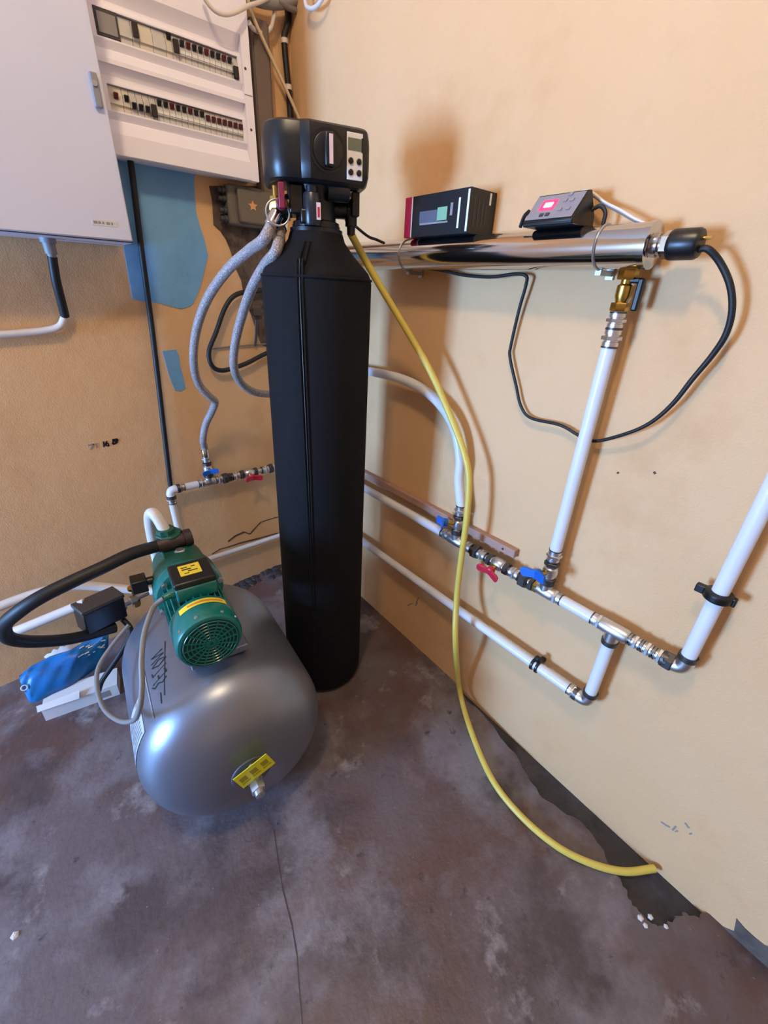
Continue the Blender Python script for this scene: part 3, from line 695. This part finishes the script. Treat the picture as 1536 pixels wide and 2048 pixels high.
# ports and bypass on the left
hL = (-hw-hn*.15).normalized()
b = MB()
for dn in (-.022, .030):
    b.tube([NK+hn*dn+V((0,0,.04)), NK+hn*dn+hL*.05+V((0,0,.04)), NK+hn*dn+hL*.098+V((0,0,.038))], .017, 16)
    b.lathe(NK+hn*dn+hL*.062+V((0,0,.04)), hL, [(0,.024),(.014,.024),(.014,.021),(.024,.021)], 10)
b.build('port_pair', M['black'], cv)
b = MB(); nut(b, NK-hn*.022+hL*.098+V((0,0,.045)), (0,0,1), .016, .024); b.build('brass_union', M['brass'], cv)
b = MB(); nut(b, NK+hn*.030+hL*.098+V((0,0,.045)), (0,0,1), .016, .024)
b.lathe(NK+hn*.030+hL*.098+V((0,0,.056)), (0,0,1), [(0,.008),(.022,.008)], 12); b.build('brass_union', M['brass'], cv)
b = MB(); q = NK+hn*.052+hL*.088+V((0,0,.040))
b.lathe(q, hn, [(0,.013),(.02,.013)], 14); b.obox(q+hn*.022+V((0,0,.014)), hL, hn, (0,0,1), .014, .010, .050); b.build('bypass_knob', mat('dark_red_plastic', '#7a1f33', .4), cv, bevel=.002)
b = MB(); b.torus(NK+hn*.060+hL*.098+V((0,0,.022)), hn+V((0,0,.2)), .027, .0022, 32, 8); b.build('wire_ring', M['zinc'], cv)
PORT1 = NK+hn*.030+hL*.100+V((0,0,.020)); PORT2 = NK-hn*.022+hL*.085+V((0,0,.012))

# braided hoses
h1 = thing('braided_hose', 'longer grey braided hose from valve head down to left wall pipe', 'hose', A(-.512)+Zd*.12)
vb = A(-.512)+Zd*.115
pts = [PORT1, L(528,478,.70), L(500,500,.62), L(455,540,.52), L(415,598,.42), L(393,660,.34), L(387,720,.28), L(396,765,.23), L(418,792,.20), L(430,803,.18), L(424,822,.15), L(411,850,.11), L(406,880,.08), vb+Zd*.045, vb]
MB().tube(pts, .0135, 14).build('sleeve', M['ghose'], h1)
d0 = (pts[1]-pts[0]).normalized(); MB().lathe(PORT1-d0*.004, d0, [(0,.0165),(.035,.0165),(.037,.0145)], 14).build('ferrule', M['chrome'], h1)
MB().lathe(vb, Zd, [(0,.0155),(.03,.0155),(.032,.0145)], 14).build('ferrule', M['chrome'], h1)
h2 = thing('braided_hose', 'shorter grey braided hose curling behind the black tank', 'hose', L(500,780,.3))
pts = [PORT2, L(553,500,.72), L(530,530,.66), L(503,578,.58), L(483,635,.50), L(470,690,.44), L(468,735,.40), L(482,766,.36), L(508,784,.33), L(540,788,.30), L(580,786,.26), L(610,780,.22)]
MB().tube(pts, .0135, 14).build('sleeve', M['ghose'], h2)
d0 = (pts[1]-pts[0]).normalized(); MB().lathe(PORT2-d0*.004, d0, [(0,.0165),(.032,.0165),(.034,.0145)], 14).build('ferrule', M['chrome'], h2)

# yellow drain hose
y0_ = NK+hw*.088+hn*.008+V((0,0,-.005))
pts = [y0_, R(722,505,.22), R(760,572,.17), R(818,668,.11), R(862,745,.09), R(902,835,.085), R(928,905,.085), R(938,960,.09), R(933,1040,.10), R(922,1120,.10), R(913,1200,.11), R(911,1290,.14)]
gp = [G(920,1385,.05), G(945,1470,.012), G(985,1560,.011), G(1040,1630,.011), G(1110,1690,.011), G(1180,1726,.011), G(1248,1743,.010), G(1309,1737,.010)]
gp[-1].x = min(gp[-1].x, -.012)
tag(MB().tube(pts+gp, .0098, 14).build('drain_hose', M['yhose']), 'yellow drain hose hanging from the valve head to the floor', 'hose')

# ------------------------------------------------------------------ UV steriliser
UO, UR, UZ = .058, .038, 1.432
uy1 = R(1298,492,UO).y
uv = thing('uv_steriliser', 'polished steel steriliser tube lying level along the right wall', 'steriliser', V((-UO,-1.0,UZ-UR)))
MB().lathe((-UO,-.40,UZ), Yd, [(0,UR),(-uy1-.40,UR)], 48).build('chamber', M['chrome'], uv)
b = MB(); b.lathe((-UO,uy1+.004,UZ), Yd, [(0,UR*1.04),(.012,UR*1.04),(.014,UR*.9),(.016,UR*.55)], 48); b.build('end_flange', M['chrome'], uv)
b = MB(); ye = uy1-.012; b.lathe((-UO,ye+.004,UZ), Yd, [(0,.020),(.012,.020),(.012,.016),(.018,.016)], 24); b.lathe((-UO,ye-.014,UZ), Yd, [(0,.023),(.013,.023)], 6); b.build('gland_nut', M['chrome'], uv, angle=30)
b = MB(); b.lathe((-UO,ye-.024,UZ), Yd, [(0,.022),(.003,.0245),(.008,.025),(.044,.0245),(.049,.022),(.051,.016)], 28); b.build('lamp_cap', M['black'], uv)
b = MB(); b.lathe((-UO,ye-.075,UZ+.008), Yd, [(0,.003),(.012,.003)], 8); b.build('earth_screw', M['brass'], uv)
for yy in (-.75, -1.335):
    b = MB(); b.torus((-UO,yy,UZ), Yd, UR+.001, .0025, 40, 6); b.obox((-UO+.03,yy,UZ-UR-.006), (1,0,0), (0,1,0), (0,0,1), .06, .012, .010); b.obox((-.004,yy,UZ-.02), (1,0,0), (0,1,0), (0,0,1), .006, .016, .07)
    b.build('wall_clip', M['zinc'], uv)
b = MB(); b.lathe((-PO,p0.y,UZ-UR-.012), Zd, [(0,.014),(.02,.014)], 18); b.build('water_port', M['chrome'], uv)
ce = V((-UO,ye-.070,UZ-.010))
pts = [ce, R(1415,498,.06), R(1440,525,.05), R(1460,570,.045), R(1464,620,.04), R(1452,668,.035), R(1425,710,.03), R(1385,758,.03), R(1345,808,.03), R(1300,846,.03), R(1250,868,.028), R(1192,882,.02), R(1160,872,.015),
       R(1120,850,.015), R(1062,836,.015), R(1042,812,.015), R(1032,770,.015), R(1020,715,.015), R(1022,690,.015), R(1038,620,.018), R(1052,570,.022), R(1052,552,.026), R(1030,548,.028), R(980,554,.028), R(925,550,.028), R(885,541,.03), R(830,535,.035), R(770,530,.04)]
n_=len(pts)
tag(MB().tube(pts, lambda t: .0056 if t < .2 else (.0056-.0016*min(1,(t-.2)/.15)), 10).build('power_cord', M['rubber']), 'black lamp cord hanging in a wide loop on the right wall', 'cord')

# carton on the steriliser
zt = UZ+UR
bx = thing('product_box', 'black carton with magenta end standing on the steel tube', 'box', V((-.055,-.89,zt)))
ya, yb_, xf, ht = -.772, -1.004, -.100, .092
MB().box((xf, yb_, zt), (-.004, ya-.030, zt+ht)).build('carton', M['boxblack'], bx, bevel=.001)
MB().box((xf, ya-.026, zt), (-.004, ya, zt+ht)).build('magenta_end', M['magenta'], bx, bevel=.001)
MB().box((xf+.0003, ya-.030, zt+.0003), (-.0045, ya-.026, zt+ht-.0003)).build('white_band', M['white'], bx, smooth=False)
def pr(x0, x1, z0, z1, m, name, d=.0006):
    return MB().box((xf-d, yb_+x0, zt+z0), (xf+.0002, yb_+x1, zt+z1)).build(name, m, bx, smooth=False)
pr(.105,.172,.030,.056, mat('grey_print', '#565a68', .5), 'device_picture'); pr(.068,.170,.026,.030, M['midgrey'], 'device_edge')
pr(.072,.106,.032,.060, M['greenprint'], 'device_screen', .001); pr(.030,.036,.012,.074, M['white'], 'spine_lettering'); pr(.002,.008,.004,.088, M['white'], 'corner_print'); pr(.054,.062,.040,.066, M['midgrey'], 'device_key')
b = MB()
for k, x in enumerate((-.085,-.070,-.055,-.042)): b.box((x, yb_-.0006, zt+.012+.004*k), (x+.004, yb_+.0002, zt+.078-.005*k))
b.build('side_lettering', M['dkgrey'], bx, smooth=False)
MB().box((-.030, yb_-.0007, zt+.064), (-.024, yb_+.0002, zt+.088)).build('side_logo', M['white'], bx, smooth=False)

# ballast controller
ct = thing('lamp_controller', 'sloped black controller with glowing red display on the steel tube', 'controller', V((-.07,-1.22,zt)))
c0, c1 = -1.172, -1.286
sect = [(-.112,.000),(-.114,.008),(-.070,.060),(-.060,.062),(-.030,.020),(-.028,.000)]
MB().prism([V((x,c0,zt+z)) for x, z in sect], (0,c1-c0,0)).build('case', M['black'], ct, bevel=.002)
sA, sB = V((-.1145,0,zt+.0085)), V((-.0705,0,zt+.0600)); up_ = (sB-sA).normalized(); nF = V((-up_.z,0,up_.x))
fw, fh = c0-c1, (sB-sA).length
def face_pt(u, v): return V((0,c0-u*fw,0))+sA+up_*v*fh
def face_box(u0, u1, v0, v1, m, name, d=.001, parent=ct):
    c = face_pt((u0+u1)/2, (v0+v1)/2)+nF*d*.5
    return MB().obox(c, (0,1,0), up_, nF, abs(u1-u0)*fw, abs(v1-v0)*fh, d).build(name, m, parent, smooth=False)
fc = face_box(.03,.97,.06,.95, M['ctl'], 'face_plate')
face_box(.20,.50,.38,.76, M['led'], 'red_display', .002, fc); face_box(.28,.44,.48,.64, M['ledw'], 'digits', .003, fc)
for (u, v) in ((.62,.62),(.75,.62),(.62,.30),(.78,.30),(.30,.15),(.42,.15),(.66,.84)): face_box(u, u+.07, v, v+.10, M['midgrey'] if v > .2 else M['dkgrey'], 'button', .003, fc)
b = MB()
b.tube([V((-.045,c1+.002,zt+.030)), V((-.040,c1-.012,zt+.036)), V((-.040,c1-.026,zt+.024)), V((-.042,c1-.028,zt+.004))], .004, 8)
b.build('lead', M['rubber'], ct); b = MB()
b.tube([V((-.100,c0-.002,zt+.030)), V((-.095,c0+.012,zt+.022)), V((-.090,c0+.022,zt+.004))], .004, 8); b.build('lead', M['rubber'], ct)
tw = thing('twisted_wires', 'pair of thin grey wires arching from the controller to the tube end', 'wire', R(1250,440,.04))
for s in (0, 1):
    pts = [R(1150,400-4*s,.03), R(1165,386-3*s,.03), R(1185,390-4*s,.03), R(1210,408-3*s,.035), R(1240,424-4*s,.04), R(1268,440-3*s,.045), R(1292,448,.05)]
    MB().tube(pts, .0028, 8).build('strand', M['wcable'] if s else M['gcable'], tw)
cable('short_black_lead', [NK+hw*.09+V((0,0,.02)), R(735,472,.22), R(752,479,.18), R(768,486,.14)], .0035, M['rubber'], 'short black lead beside the yellow hose at the valve head', 'wire')

# ------------------------------------------------------------------ pressure tank with pump
yaw = .10
ta = V((math.sin(yaw), math.cos(yaw), 0)); ts = V((math.cos(yaw), -math.sin(yaw), 0)); tz = V((0,0,1))
TC = V((-.827, -1.105, .180)); RR, TL, DD = .253, .661, .160
prof = [(0,.0)]
def dome(s): return (DD*(1-math.cos(s)**.9), RR*math.sin(s)**.8)
ps = [dome(math.pi/2*k/14) for k in range(0, 15)]
ps[0] = (0, .001)
body = ps+[(TL-t_, r_) for t_, r_ in reversed(ps)]
pt = thing('pressure_tank', 'silver horizontal pressure tank lying on the floor in front', 'tank', V((TC.x, TC.y+.3, floor_z(TC.x, TC.y+.3))))
MB().lathe(TC, ta, body, 64).build('shell', M['tank'], pt, angle=60)
def tp(s, ang, r): return TC+ta*s+(ts*math.cos(ang)+tz*math.sin(ang))*r       # ang 90deg = top
fzb = TC.z
for s in (.17, .48):
    b = MB(); foot = []
    for sg in (-1, 1):
        p1 = TC+ta*s+ts*sg*.12; p2 = V((p1.x+ts.x*sg*.03, p1.y, floor_z(p1.x, p1.y)))
        b.obox((p1+p2)/2+V((0,0,-.055)), ts, ta, tz, .035, .05, abs(-.055*2+p1.z-p2.z) if False else .20-.06)
    b.build('foot', M['dkgrey'], pt, bevel=.003)
b = MB(); b.lathe(TC-ta*.004, ta, [(-.001,.030),(.000,.046),(.003,.053),(.012,.057)], 36); b.build('flange', mat('dimple_shade_grey', '#5c5d66', .6, .4), pt)  # darker than the shell: the dimple's shading is put into this grey
b = MB(); b.lathe(TC-ta*.006, -ta, [(0,.018),(.004,.020),(.020,.020),(.020,.013),(.034,.013)], 20); nut(b, TC-ta*.046, ta, .019, .022); b.lathe(TC-ta*.057, -ta, [(0,.013),(.012,.012),(.014,.008)], 18)
b.build('drain_nipple', M['zinc'], pt, angle=30)
b = MB(); b.lathe(TC-ta*.004+tz*.036, -ta, [(0,.007),(.02,.006)], 10); b.build('valve_stem', M['zinc'], pt)
# yellow tag hung on the nipple
tg = TC-ta*.030; tu = (ts*math.cos(.36)+tz*math.sin(.36)); tv = (tz*math.cos(.36)-ts*math.sin(.36))
tgc = tg+tz*.046+ts*.002
tag_o = MB().obox(tgc, tu, ta, tv, .094, .002, .058).build('warning_tag', M['tagyellow'], pt, smooth=False)
b = MB()
for k in (-.030, 0, .030):
    b.obox(tgc-ta*.0012+tu*k+tv*.004, tu, ta, tv, .018, .001, .020); b.obox(tgc-ta*.0012+tu*k-tv*.013, tu, ta, tv, .022, .001, .004)
b.build('warning_symbols', mat('olive_print', '#9a9412', .6), tag_o, smooth=False)
# stickers on the flank: silver data plate and black brand lettering (illegible in the photo)
def flank(quads, m, name, off=.001, parent=pt):
    b = MB()
    for (s0, s1, a0, a1) in quads:
        n = 6; vs = []; fs = []
        for i in range(n+1):
            an = math.radians(a0+(a1-a0)*i/n)
            for s in (s0, s1): vs.append(tp(s, an, RR+off))
        for i in range(n): fs.append((2*i, 2*i+1, 2*i+3, 2*i+2))
        b.add(vs, fs)
    o = b.build(name, m, parent); return o
dp = flank([(.15,.27,146,178)], M['sticker'], 'data_plate')
flank([(.16+.012*k,.165+.012*k,149,174-(k % 3)*5) for k in range(8)], M['midgrey'], 'data_plate_text', .0016, dp)
def strokes(polys, m, name, wd=.0035):
    b = MB()
    for poly in polys:
        for (s0, a0), (s1, a1) in zip(poly, poly[1:]):
            p, q = tp(s0, math.radians(a0), RR+.0012), tp(s1, math.radians(a1), RR+.0012)
            nn = tp(s0, math.radians(a0), 1)-TC-ta*s0; sdv = nn.cross(q-p).normalized()*wd/2
            b.add([p-sdv, q-sdv, q+sdv, p+sdv], [(0,1,2,3)])
    return b.build(name, m, pt, smooth=False, fix=False)
strokes([[(.235,122),(.225,125),(.235,128),(.228,131),(.240,133)], [(.250,121),(.244,132)], [(.250,121),(.266,122)], [(.247,127),(.260,127)], [(.278,120),(.270,131),(.284,131)],
         [(.300,119),(.290,125),(.302,130),(.312,124),(.300,119)], [(.322,120),(.316,130)], [(.322,120),(.336,129),(.340,120)]], M['inkblack'], 'brand_lettering')
strokes([[(.18,126),(.36,117)], [(.165,129),(.20,128)]], M['inkblack'], 'underline_print', .0025)
flank([(.15,.38,136,137)], M['midgrey'], 'line_print', .0012)
b = MB(); b.obox(TC+ta*.22+tz*(RR+.012), ts, ta, tz, .15, .09, .022); b.obox(TC+ta*.42+tz*(RR+.012), ts, ta, tz, .15, .06, .022)
b.build('pump_bracket', M['tank'], pt, bevel=.003)

# pump
PZ = .545
PC = H(422, 1285, PZ)                       # centre of the fan grille
pm = thing('water_pump', 'green electric water pump mounted on the silver tank', 'pump', V((PC.x, PC.y+.2, TC.z+RR+.02)))
def pp(s, x, z): return PC+ta*s+ts*x+tz*z
b = MB(); b.lathe(PC, ta, [(0,.070),(.002,.076),(.010,.080),(.085,.081),(.092,.078),(.094,.072)], 44); b.build('fan_cover', M['green'], pm)
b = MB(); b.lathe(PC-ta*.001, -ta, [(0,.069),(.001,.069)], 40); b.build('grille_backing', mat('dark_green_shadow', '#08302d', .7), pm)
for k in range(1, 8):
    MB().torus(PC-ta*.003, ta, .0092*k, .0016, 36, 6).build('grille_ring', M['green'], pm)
for k in range(8):
    a = k*math.pi/8; d = ts*math.cos(a)+tz*math.sin(a); MB().obox(PC-ta*.003, d, ta, ta.cross(d), .134, .003, .003).build('grille_spoke', M['green'], pm, smooth=False)
b = MB(); b.lathe(PC+ta*.090, ta, [(0,.066),(.13,.066)], 36)
for k in range(26):
    a = k*2*math.pi/26; d = ts*math.cos(a)+tz*math.sin(a); b.obox(PC+ta*.155+d*.070, d, ta, ta.cross(d), .014, .125, .0035)
b.build('motor_housing', M['green'], pm, angle=30)
b = MB(); b.lathe(PC+ta*.218, ta, [(0,.070),(.006,.088),(.022,.094),(.038,.094),(.044,.090)], 40); b.build('flange', M['green'], pm)
for k in range(6):
    a = k*math.pi/3+.3; d = ts*math.cos(a)+tz*math.sin(a); b = MB(); nut(b, PC+ta*.213+d*.084, ta, .008, .012); b.build('bolt', M['zinc'], pm, smooth=False)
b = MB(); b.lathe(PC+ta*.258, ta, [(0,.092),(.05,.090),(.075,.083),(.11,.076),(.150,.074),(.168,.066),(.172,.04)], 40)
b.obox(pp(.33,0,.055), ts, ta, tz, .085, .11, .05); b.lathe(pp(.385,-.012,.05), tz, [(0,.036),(.055,.034),(.060,.038),(.075,.038)], 8)
b.build('pump_casing', M['green_d'], pm, bevel=.004)
b = MB(); b.obox(pp(.10,0,-.085), ts, ta, tz, .11, .05, .030); b.obox(pp(.30,0,-.09), ts, ta, tz, .13, .06, .035); b.build('pump_foot', M['green'], pm, bevel=.003)
# terminal box
tb = MB().obox(pp(.150,.004,.086), ts, ta, tz, .100, .098, .040).build('terminal_box', M['green'], pm, bevel=.005)
tl = MB().obox(pp(.152,.004,.114), ts, ta, tz, .102, .100, .018).build('terminal_lid', M['black'], pm, bevel=.005)
MB().obox(pp(.158,.002,.1236), ts, ta, tz, .052, .050, .0012).build('yellow_label', M['yellow'], tl, smooth=False)
b = MB()
for (x, s, wd, dd_) in ((-.012,.170,.016,.004),(.010,.170,.010,.004),(-.008,.160,.022,.005),(.006,.150,.024,.004),(-.010,.142,.012,.003)): b.obox(pp(s,.002+x,.1244), ts, ta, tz, wd, dd_, .0008)
b.build('label_print', M['ink'], tl, smooth=False)
b = MB(); b.lathe(pp(.125,-.046,.088), -ts-tz*.1-ta*.2, [(0,.013),(.012,.013),(.012,.010),(.028,.009)], 14); b.build('cable_gland', M['green'], pm)
# curved yellow label on the fan cover
def band(s0, s1, a0, a1, r, m, name, parent=pm):
    vs = []; fs = []; n = 16
    for i in range(n+1):
        an = math.radians(a0+(a1-a0)*i/n); d = ts*math.cos(an)+tz*math.sin(an)
        for s in (s0, s1): vs.append(PC+ta*s+d*r)
    for i in range(n): fs.append((2*i,2*i+1,2*i+3,2*i+2))
    return MB().add(vs, fs).build(name, m, parent)
sy = band(.056,.076,42,128,.0816,M['yellow'],'rating_strip')
band(.063,.069,50,112,.0822,mat('orange_print', '#d98c3a', .5),'strip_print', sy)
for a_ in (60, 105, 140, 30): 
    an = math.radians(a_); d = ts*math.cos(an)+tz*math.sin(an); b = MB(); b.lathe(PC+ta*.016+d*.079, d, [(0,.005),(.003,.004)], 10); b.build('cover_screw', M['zinc'], pm)
b = MB(); b.lathe(pp(.33,.004,.080), tz, [(0,.016),(.006,.016),(.010,.012)], 6); b.build('filler_plug', M['zinc'], pm)
b = MB(); b.obox(pp(.30,-.118,.030), ts, ta, tz, .040, .045, .040); b.lathe(pp(.30,-.100,.03), ts, [(0,.012),(.02,.012)], 12); b.build('side_plug', M['black'], pm, bevel=.003)
# outlet pipe from the pump top
NZ = pp(.385,-.018,.125)
op = thing('pump_outlet_pipe', 'white pipe stub arching out of the pump top', 'pipe', NZ)
pk = H(305, 1026, NZ.z+.055)
MB().tube([NZ, NZ.lerp(pk,.5)+tz*.012, pk, pk+V((-.006,.03,-.03)), V((pk.x-.008,pk.y+.05,pk.z-.12)), V((pk.x-.008,pk.y+.05,pk.z-.30))], .0165, 16).build('pipe', M['ppr_old'], op)
MB().lathe(NZ-tz*.004, tz, [(0,.026),(.018,.026)], 8).build('thread_nut', M['green_d'], op)
# thick black suction hose
sx = pp(.375,.03,.105)
sh = thing('suction_hose', 'thick black hose looping out to the left from the pump', 'hose', sx)
f0 = pp(.372,.046,.100); f1 = f0-ts*.095-ta*.01
bar = MB(); bar.lathe(f0, f1-f0, [(0,.026),(.022,.026),(.022,.021),(.05,.021),(.05,.024),(.075,.024),(.096,.020)], 12); bar.build('hose_tail', mat('brown_fitting', '#3b2f2c', .5, .3), sh)
q = f1; yq = -q.y
pts = [q, L(262,1108,yq+.02), L(205,1135,yq+.04), L(140,1165,yq+.05), L(80,1195,yq+.05), L(35,1225,yq+.03), L(8,1252,yq-.01), L(20,1277,yq-.06), L(75,1283,yq-.1), L(150,1276,yq-.14), L(230,1255,yq-.17)]
MB().tube(pts, .0175, 16).build('hose', M['rubber'], sh)
# pressure switch
PSW = L(202, 1224, .42); psn = (V((.30,-.95,0))).normalized(); psx = V((-psn.y, psn.x, 0))
psx = psx if psx.x > 0 else -psx
sw = thing('pressure_switch', 'black pressure switch box beside the pump on a metal fitting', 'switch', PSW-V((0,0,.045)))
psu = (V((0,0,1))+psx*.0).normalized()
swr = (psx*math.cos(.05)-psu*math.sin(.05)); swu = (psu*math.cos(.05)+psx*math.sin(.05))
MB().obox(PSW, swr, psn, swu, .125, .070, .080).build('cover', M['black'], sw, bevel=.004)
MB().obox(PSW+swu*.046, swr, psn, swu, .130, .074, .014).build('top_lip', M['dkgrey'], sw, bevel=.003)
b = MB(); b.lathe(PSW+swr*.062-swu*.01, swr, [(0,.022),(.010,.022),(.010,.012),(.030,.012),(.030,.018),(.050,.018),(.050,.010),(.095,.010)], 8); b.build('fitting', M['nickel'], sw)
b = MB(); q = PSW+swr*.112+swu*.01; b.lathe(q, swu, [(0,.008),(.02,.008),(.02,.018),(.028,.018)], 16); b.lathe(q-swu*.05, swu, [(0,.014),(.02,.014)], 6); b.build('brass_tee', M['brass'], sw)
tag(MB().tube([L(-60,1240,.12), L(0,1213,.12), L(55,1192,.12), L(105,1178,.13), L(150,1171,.14), L(210,1174,.16), L(275,1180,.2), L(310,1182,.24)], .0165, 14).build('supply_pipe', M['ppr_old']), 'white pipe on left wall disappearing behind the green pump', 'pipe')
tag(MB().tube([L(22,1266,.34), L(60,1251,.36), L(150,1214,.40), L(170,1206,.41)], .015, 14).build('drain_pipe', M['ppr_old']), 'short white pipe inside the black hose loop', 'pipe')

# grey cables of pump and switch
g0 = pp(.125,-.046,.088)-ts*.028-tz*.003-ta*.006
cable('pump_power_cable', [g0, g0-ts*.02-tz*.012, L(300,1230,-g0.y+.02), L(288,1270,-g0.y+.05), L(283,1320,-g0.y+.09), L(284,1370,-g0.y+.12), L(280,1415,-g0.y+.13), L(268,1440,-g0.y+.10), L(240,1442,-g0.y+.04), L(210,1420,-g0.y-.05), L(195,1380,-g0.y-.12), L(197,1335,-g0.y-.17), L(225,1290,-g0.y-.2), L(258,1250,-g0.y-.22)], .0062, M['gcable'], 'grey power cable hanging from the pump in front of the silver tank')
cable('switch_cable', [PSW+swr*.05-swu*.045, L(262,1262,.46), L(245,1300,.44), L(222,1335,.42), L(204,1362,.40), L(196,1385,.36)], .009, M['rubber'], 'black cable slanting down from the pressure switch')

# ------------------------------------------------------------------ carton and blue bag by the left wall
q0, q1, q2 = G(92,1442), G(236,1390), G(70,1404)
ex = (q1-q0); exn = V((ex.x, ex.y, 0)).normalized(); eyn = V((-exn.y, exn.x, 0))
bl, bd, bh = .24, .085, .055
cz = min(floor_z(q0.x, q0.y), floor_z(q1.x, q1.y))
O = V((q0.x, q0.y, 0))
def cp(x, y, z): 
    p = O+exn*x+eyn*y; return V((p.x, p.y, floor_z(p.x, p.y)+z))
cb = thing('white_carton', 'small open white carton on the floor by the left wall', 'box', cp(bl/2, bd/2, 0))
b = MB(); b.add([cp(0,0,0),cp(bl,0,0),cp(bl,bd,0),cp(0,bd,0),cp(0,0,bh),cp(bl,0,bh),cp(bl,bd,bh),cp(0,bd,bh)], [(0,3,2,1),(4,5,6,7),(0,1,5,4),(1,2,6,5),(2,3,7,6),(3,0,4,7)]); b.build('carton', M['carton'], cb, smooth=False)
b = MB(); b.prism([cp(-.01,-.004,bh+.002),cp(.12,-.012,bh+.006),cp(.12,.02,bh+.012),cp(-.015,.02,bh+.008)], (0,0,.001)); b.build('flap', M['carton'], cb, smooth=False)
b = MB(); b.prism([cp(.175,-.0006,.012),cp(.21,-.0006,.012),cp(.21,-.0006,.04),cp(.175,-.0006,.04)], -eyn*.0006); b.build('printed_mark', M['midgrey'], cb, smooth=False)
# crumpled bag draped on the carton
NX, NY = 34, 14; vs = []; fs = []
top_px = [(38,1352),(62,1332),(100,1312),(140,1300),(165,1285),(205,1268),(217,1268)]
bot_px = [(58,1404),(72,1404),(112,1385),(150,1366),(180,1345),(206,1325),(216,1310)]
def interp(l, t):
    k = t*(len(l)-1); i = min(int(k), len(l)-2); f = k-i; return (l[i][0]*(1-f)+l[i+1][0]*f, l[i][1]*(1-f)+l[i+1][1]*f)
def bagpt(u, v, back):
    bx_, by_ = interp(bot_px, u); tx, ty = interp(top_px, u)
    lowp = G(bx_, by_, .058); hi = G(tx, ty, .150)
    p = lowp.lerp(hi, v); lift = .040*math.sin(math.pi*v)**.7*(1 if not back else -.1)*(.35+.65*math.sin(math.pi*min(1,max(0,u*.94+.03))))
    p = p+V((0,0,lift))+V((0,-.02*lift/.04,0))
    wr_ = .0022*math.sin(17*u+7*v)+.0014*math.sin(33*u-11*v+1)+.0008*math.sin(40*v+31*u)
    if not back: p = p+V((wr_*.5, -wr_, wr_))
    p.y = min(p.y, -.02); return p
for back in (0, 1):
    o_ = len(vs)
    for i in range(NX+1):
        for j in range(NY+1): vs.append(bagpt(i/NX, j/NY, back)-(V((0,-.012,.012)) if back else V((0,0,0))))
    for i in range(NX):
        for j in range(NY):
            a = o_+i*(NY+1)+j; fs.append((a, a+NY+1, a+NY+2, a+1))
st = (NX+1)*(NY+1)
for i in range(NX):
    for j in (0, NY): a = i*(NY+1)+j; fs.append((a, a+NY+1, a+NY+1+st, a+st))
for j in range(NY):
    for i in (0, NX): a = i*(NY+1)+j; fs.append((a, a+1, a+1+st, a+st))
bg = thing('plastic_bag', 'crumpled blue plastic bag with white print lying on the white carton', 'bag', G(130,1360,.05))
bgm = MB().add(vs, fs).build('film', M['bag'], bg, angle=60)
b = MB(); NF = 12; vs = []
for i in range(NF+1):
    u = .30+.36*i/NF; p = bagpt(u, .97, 0); h_ = .018*math.sin(math.pi*i/NF)+.006*math.sin(9*i)*(0 < i < NF)
    vs += [p+V((0,-.002,.001)), p+V((-.004,.006,.004+max(h_,.001)))]
b.add(vs, [(2*i,2*i+2,2*i+3,2*i+1) for i in range(NF)]); b.build('white_edge', M['carton'], bgm, fix=False)
b = MB()
for k in range(16):
    u = .60+.32*random.random(); v = .30+.45*random.random(); p = bagpt(u, v, 0)+V((-.001,-.004,.003))
    w2 = random.uniform(.006,.016); e = (bagpt(u+.02, v, 0)-bagpt(u-.02, v, 0)).normalized(); g_ = (bagpt(u, v+.03, 0)-bagpt(u, v-.03, 0)).normalized()
    b.prism([p-e*w2*.5, p+e*w2*.5, p+e*w2*.5+g_*.004, p-e*w2*.5+g_*.004], e.cross(g_)*.0006)
b.build('white_print', M['white'], bgm, smooth=False)
b = MB(); p = bagpt(.045,.45,0)+V((-.002,-.006,.004)); e = (bagpt(.06,.45,0)-bagpt(.0,.45,0)).normalized(); g_ = (bagpt(.04,.6,0)-bagpt(.04,.3,0)).normalized(); b.torus(p, e.cross(g_), .009, .002, 20, 6); b.build('ring_print', M['white'], bgm)

# ------------------------------------------------------------------ crumbs on the floor
for k, (x, y, r, lab) in enumerate(((30,1871,.0085,'round pale plaster crumb alone at the left floor edge'),(1281,1836,.0070,'white plaster chip left of the broken floor notch'),(1301,1834,.0062,'white plaster chip between two others at the floor notch'),(1291,1851,.0056,'lowest white plaster chip below the floor notch'),(1332,1853,.0052,'small pale chip at the bottom right of the floor notch'),(553,1259,.008,'tiny pale crumb beside the foot of the black tank'))):
    p = G(x, y); b = MB()
    b.lathe((p.x,p.y,floor_z(p.x,p.y)-.001), (random.uniform(-.3,.3),random.uniform(-.3,.3),1), [(0,r*1.2),(r*.4,r*1.1),(r*.7,r*.4)], 5, rot=random.random())
    tag(b.build('plaster_chip', M['crumb'], smooth=False), lab, 'debris', 'plaster crumbs on the floor')
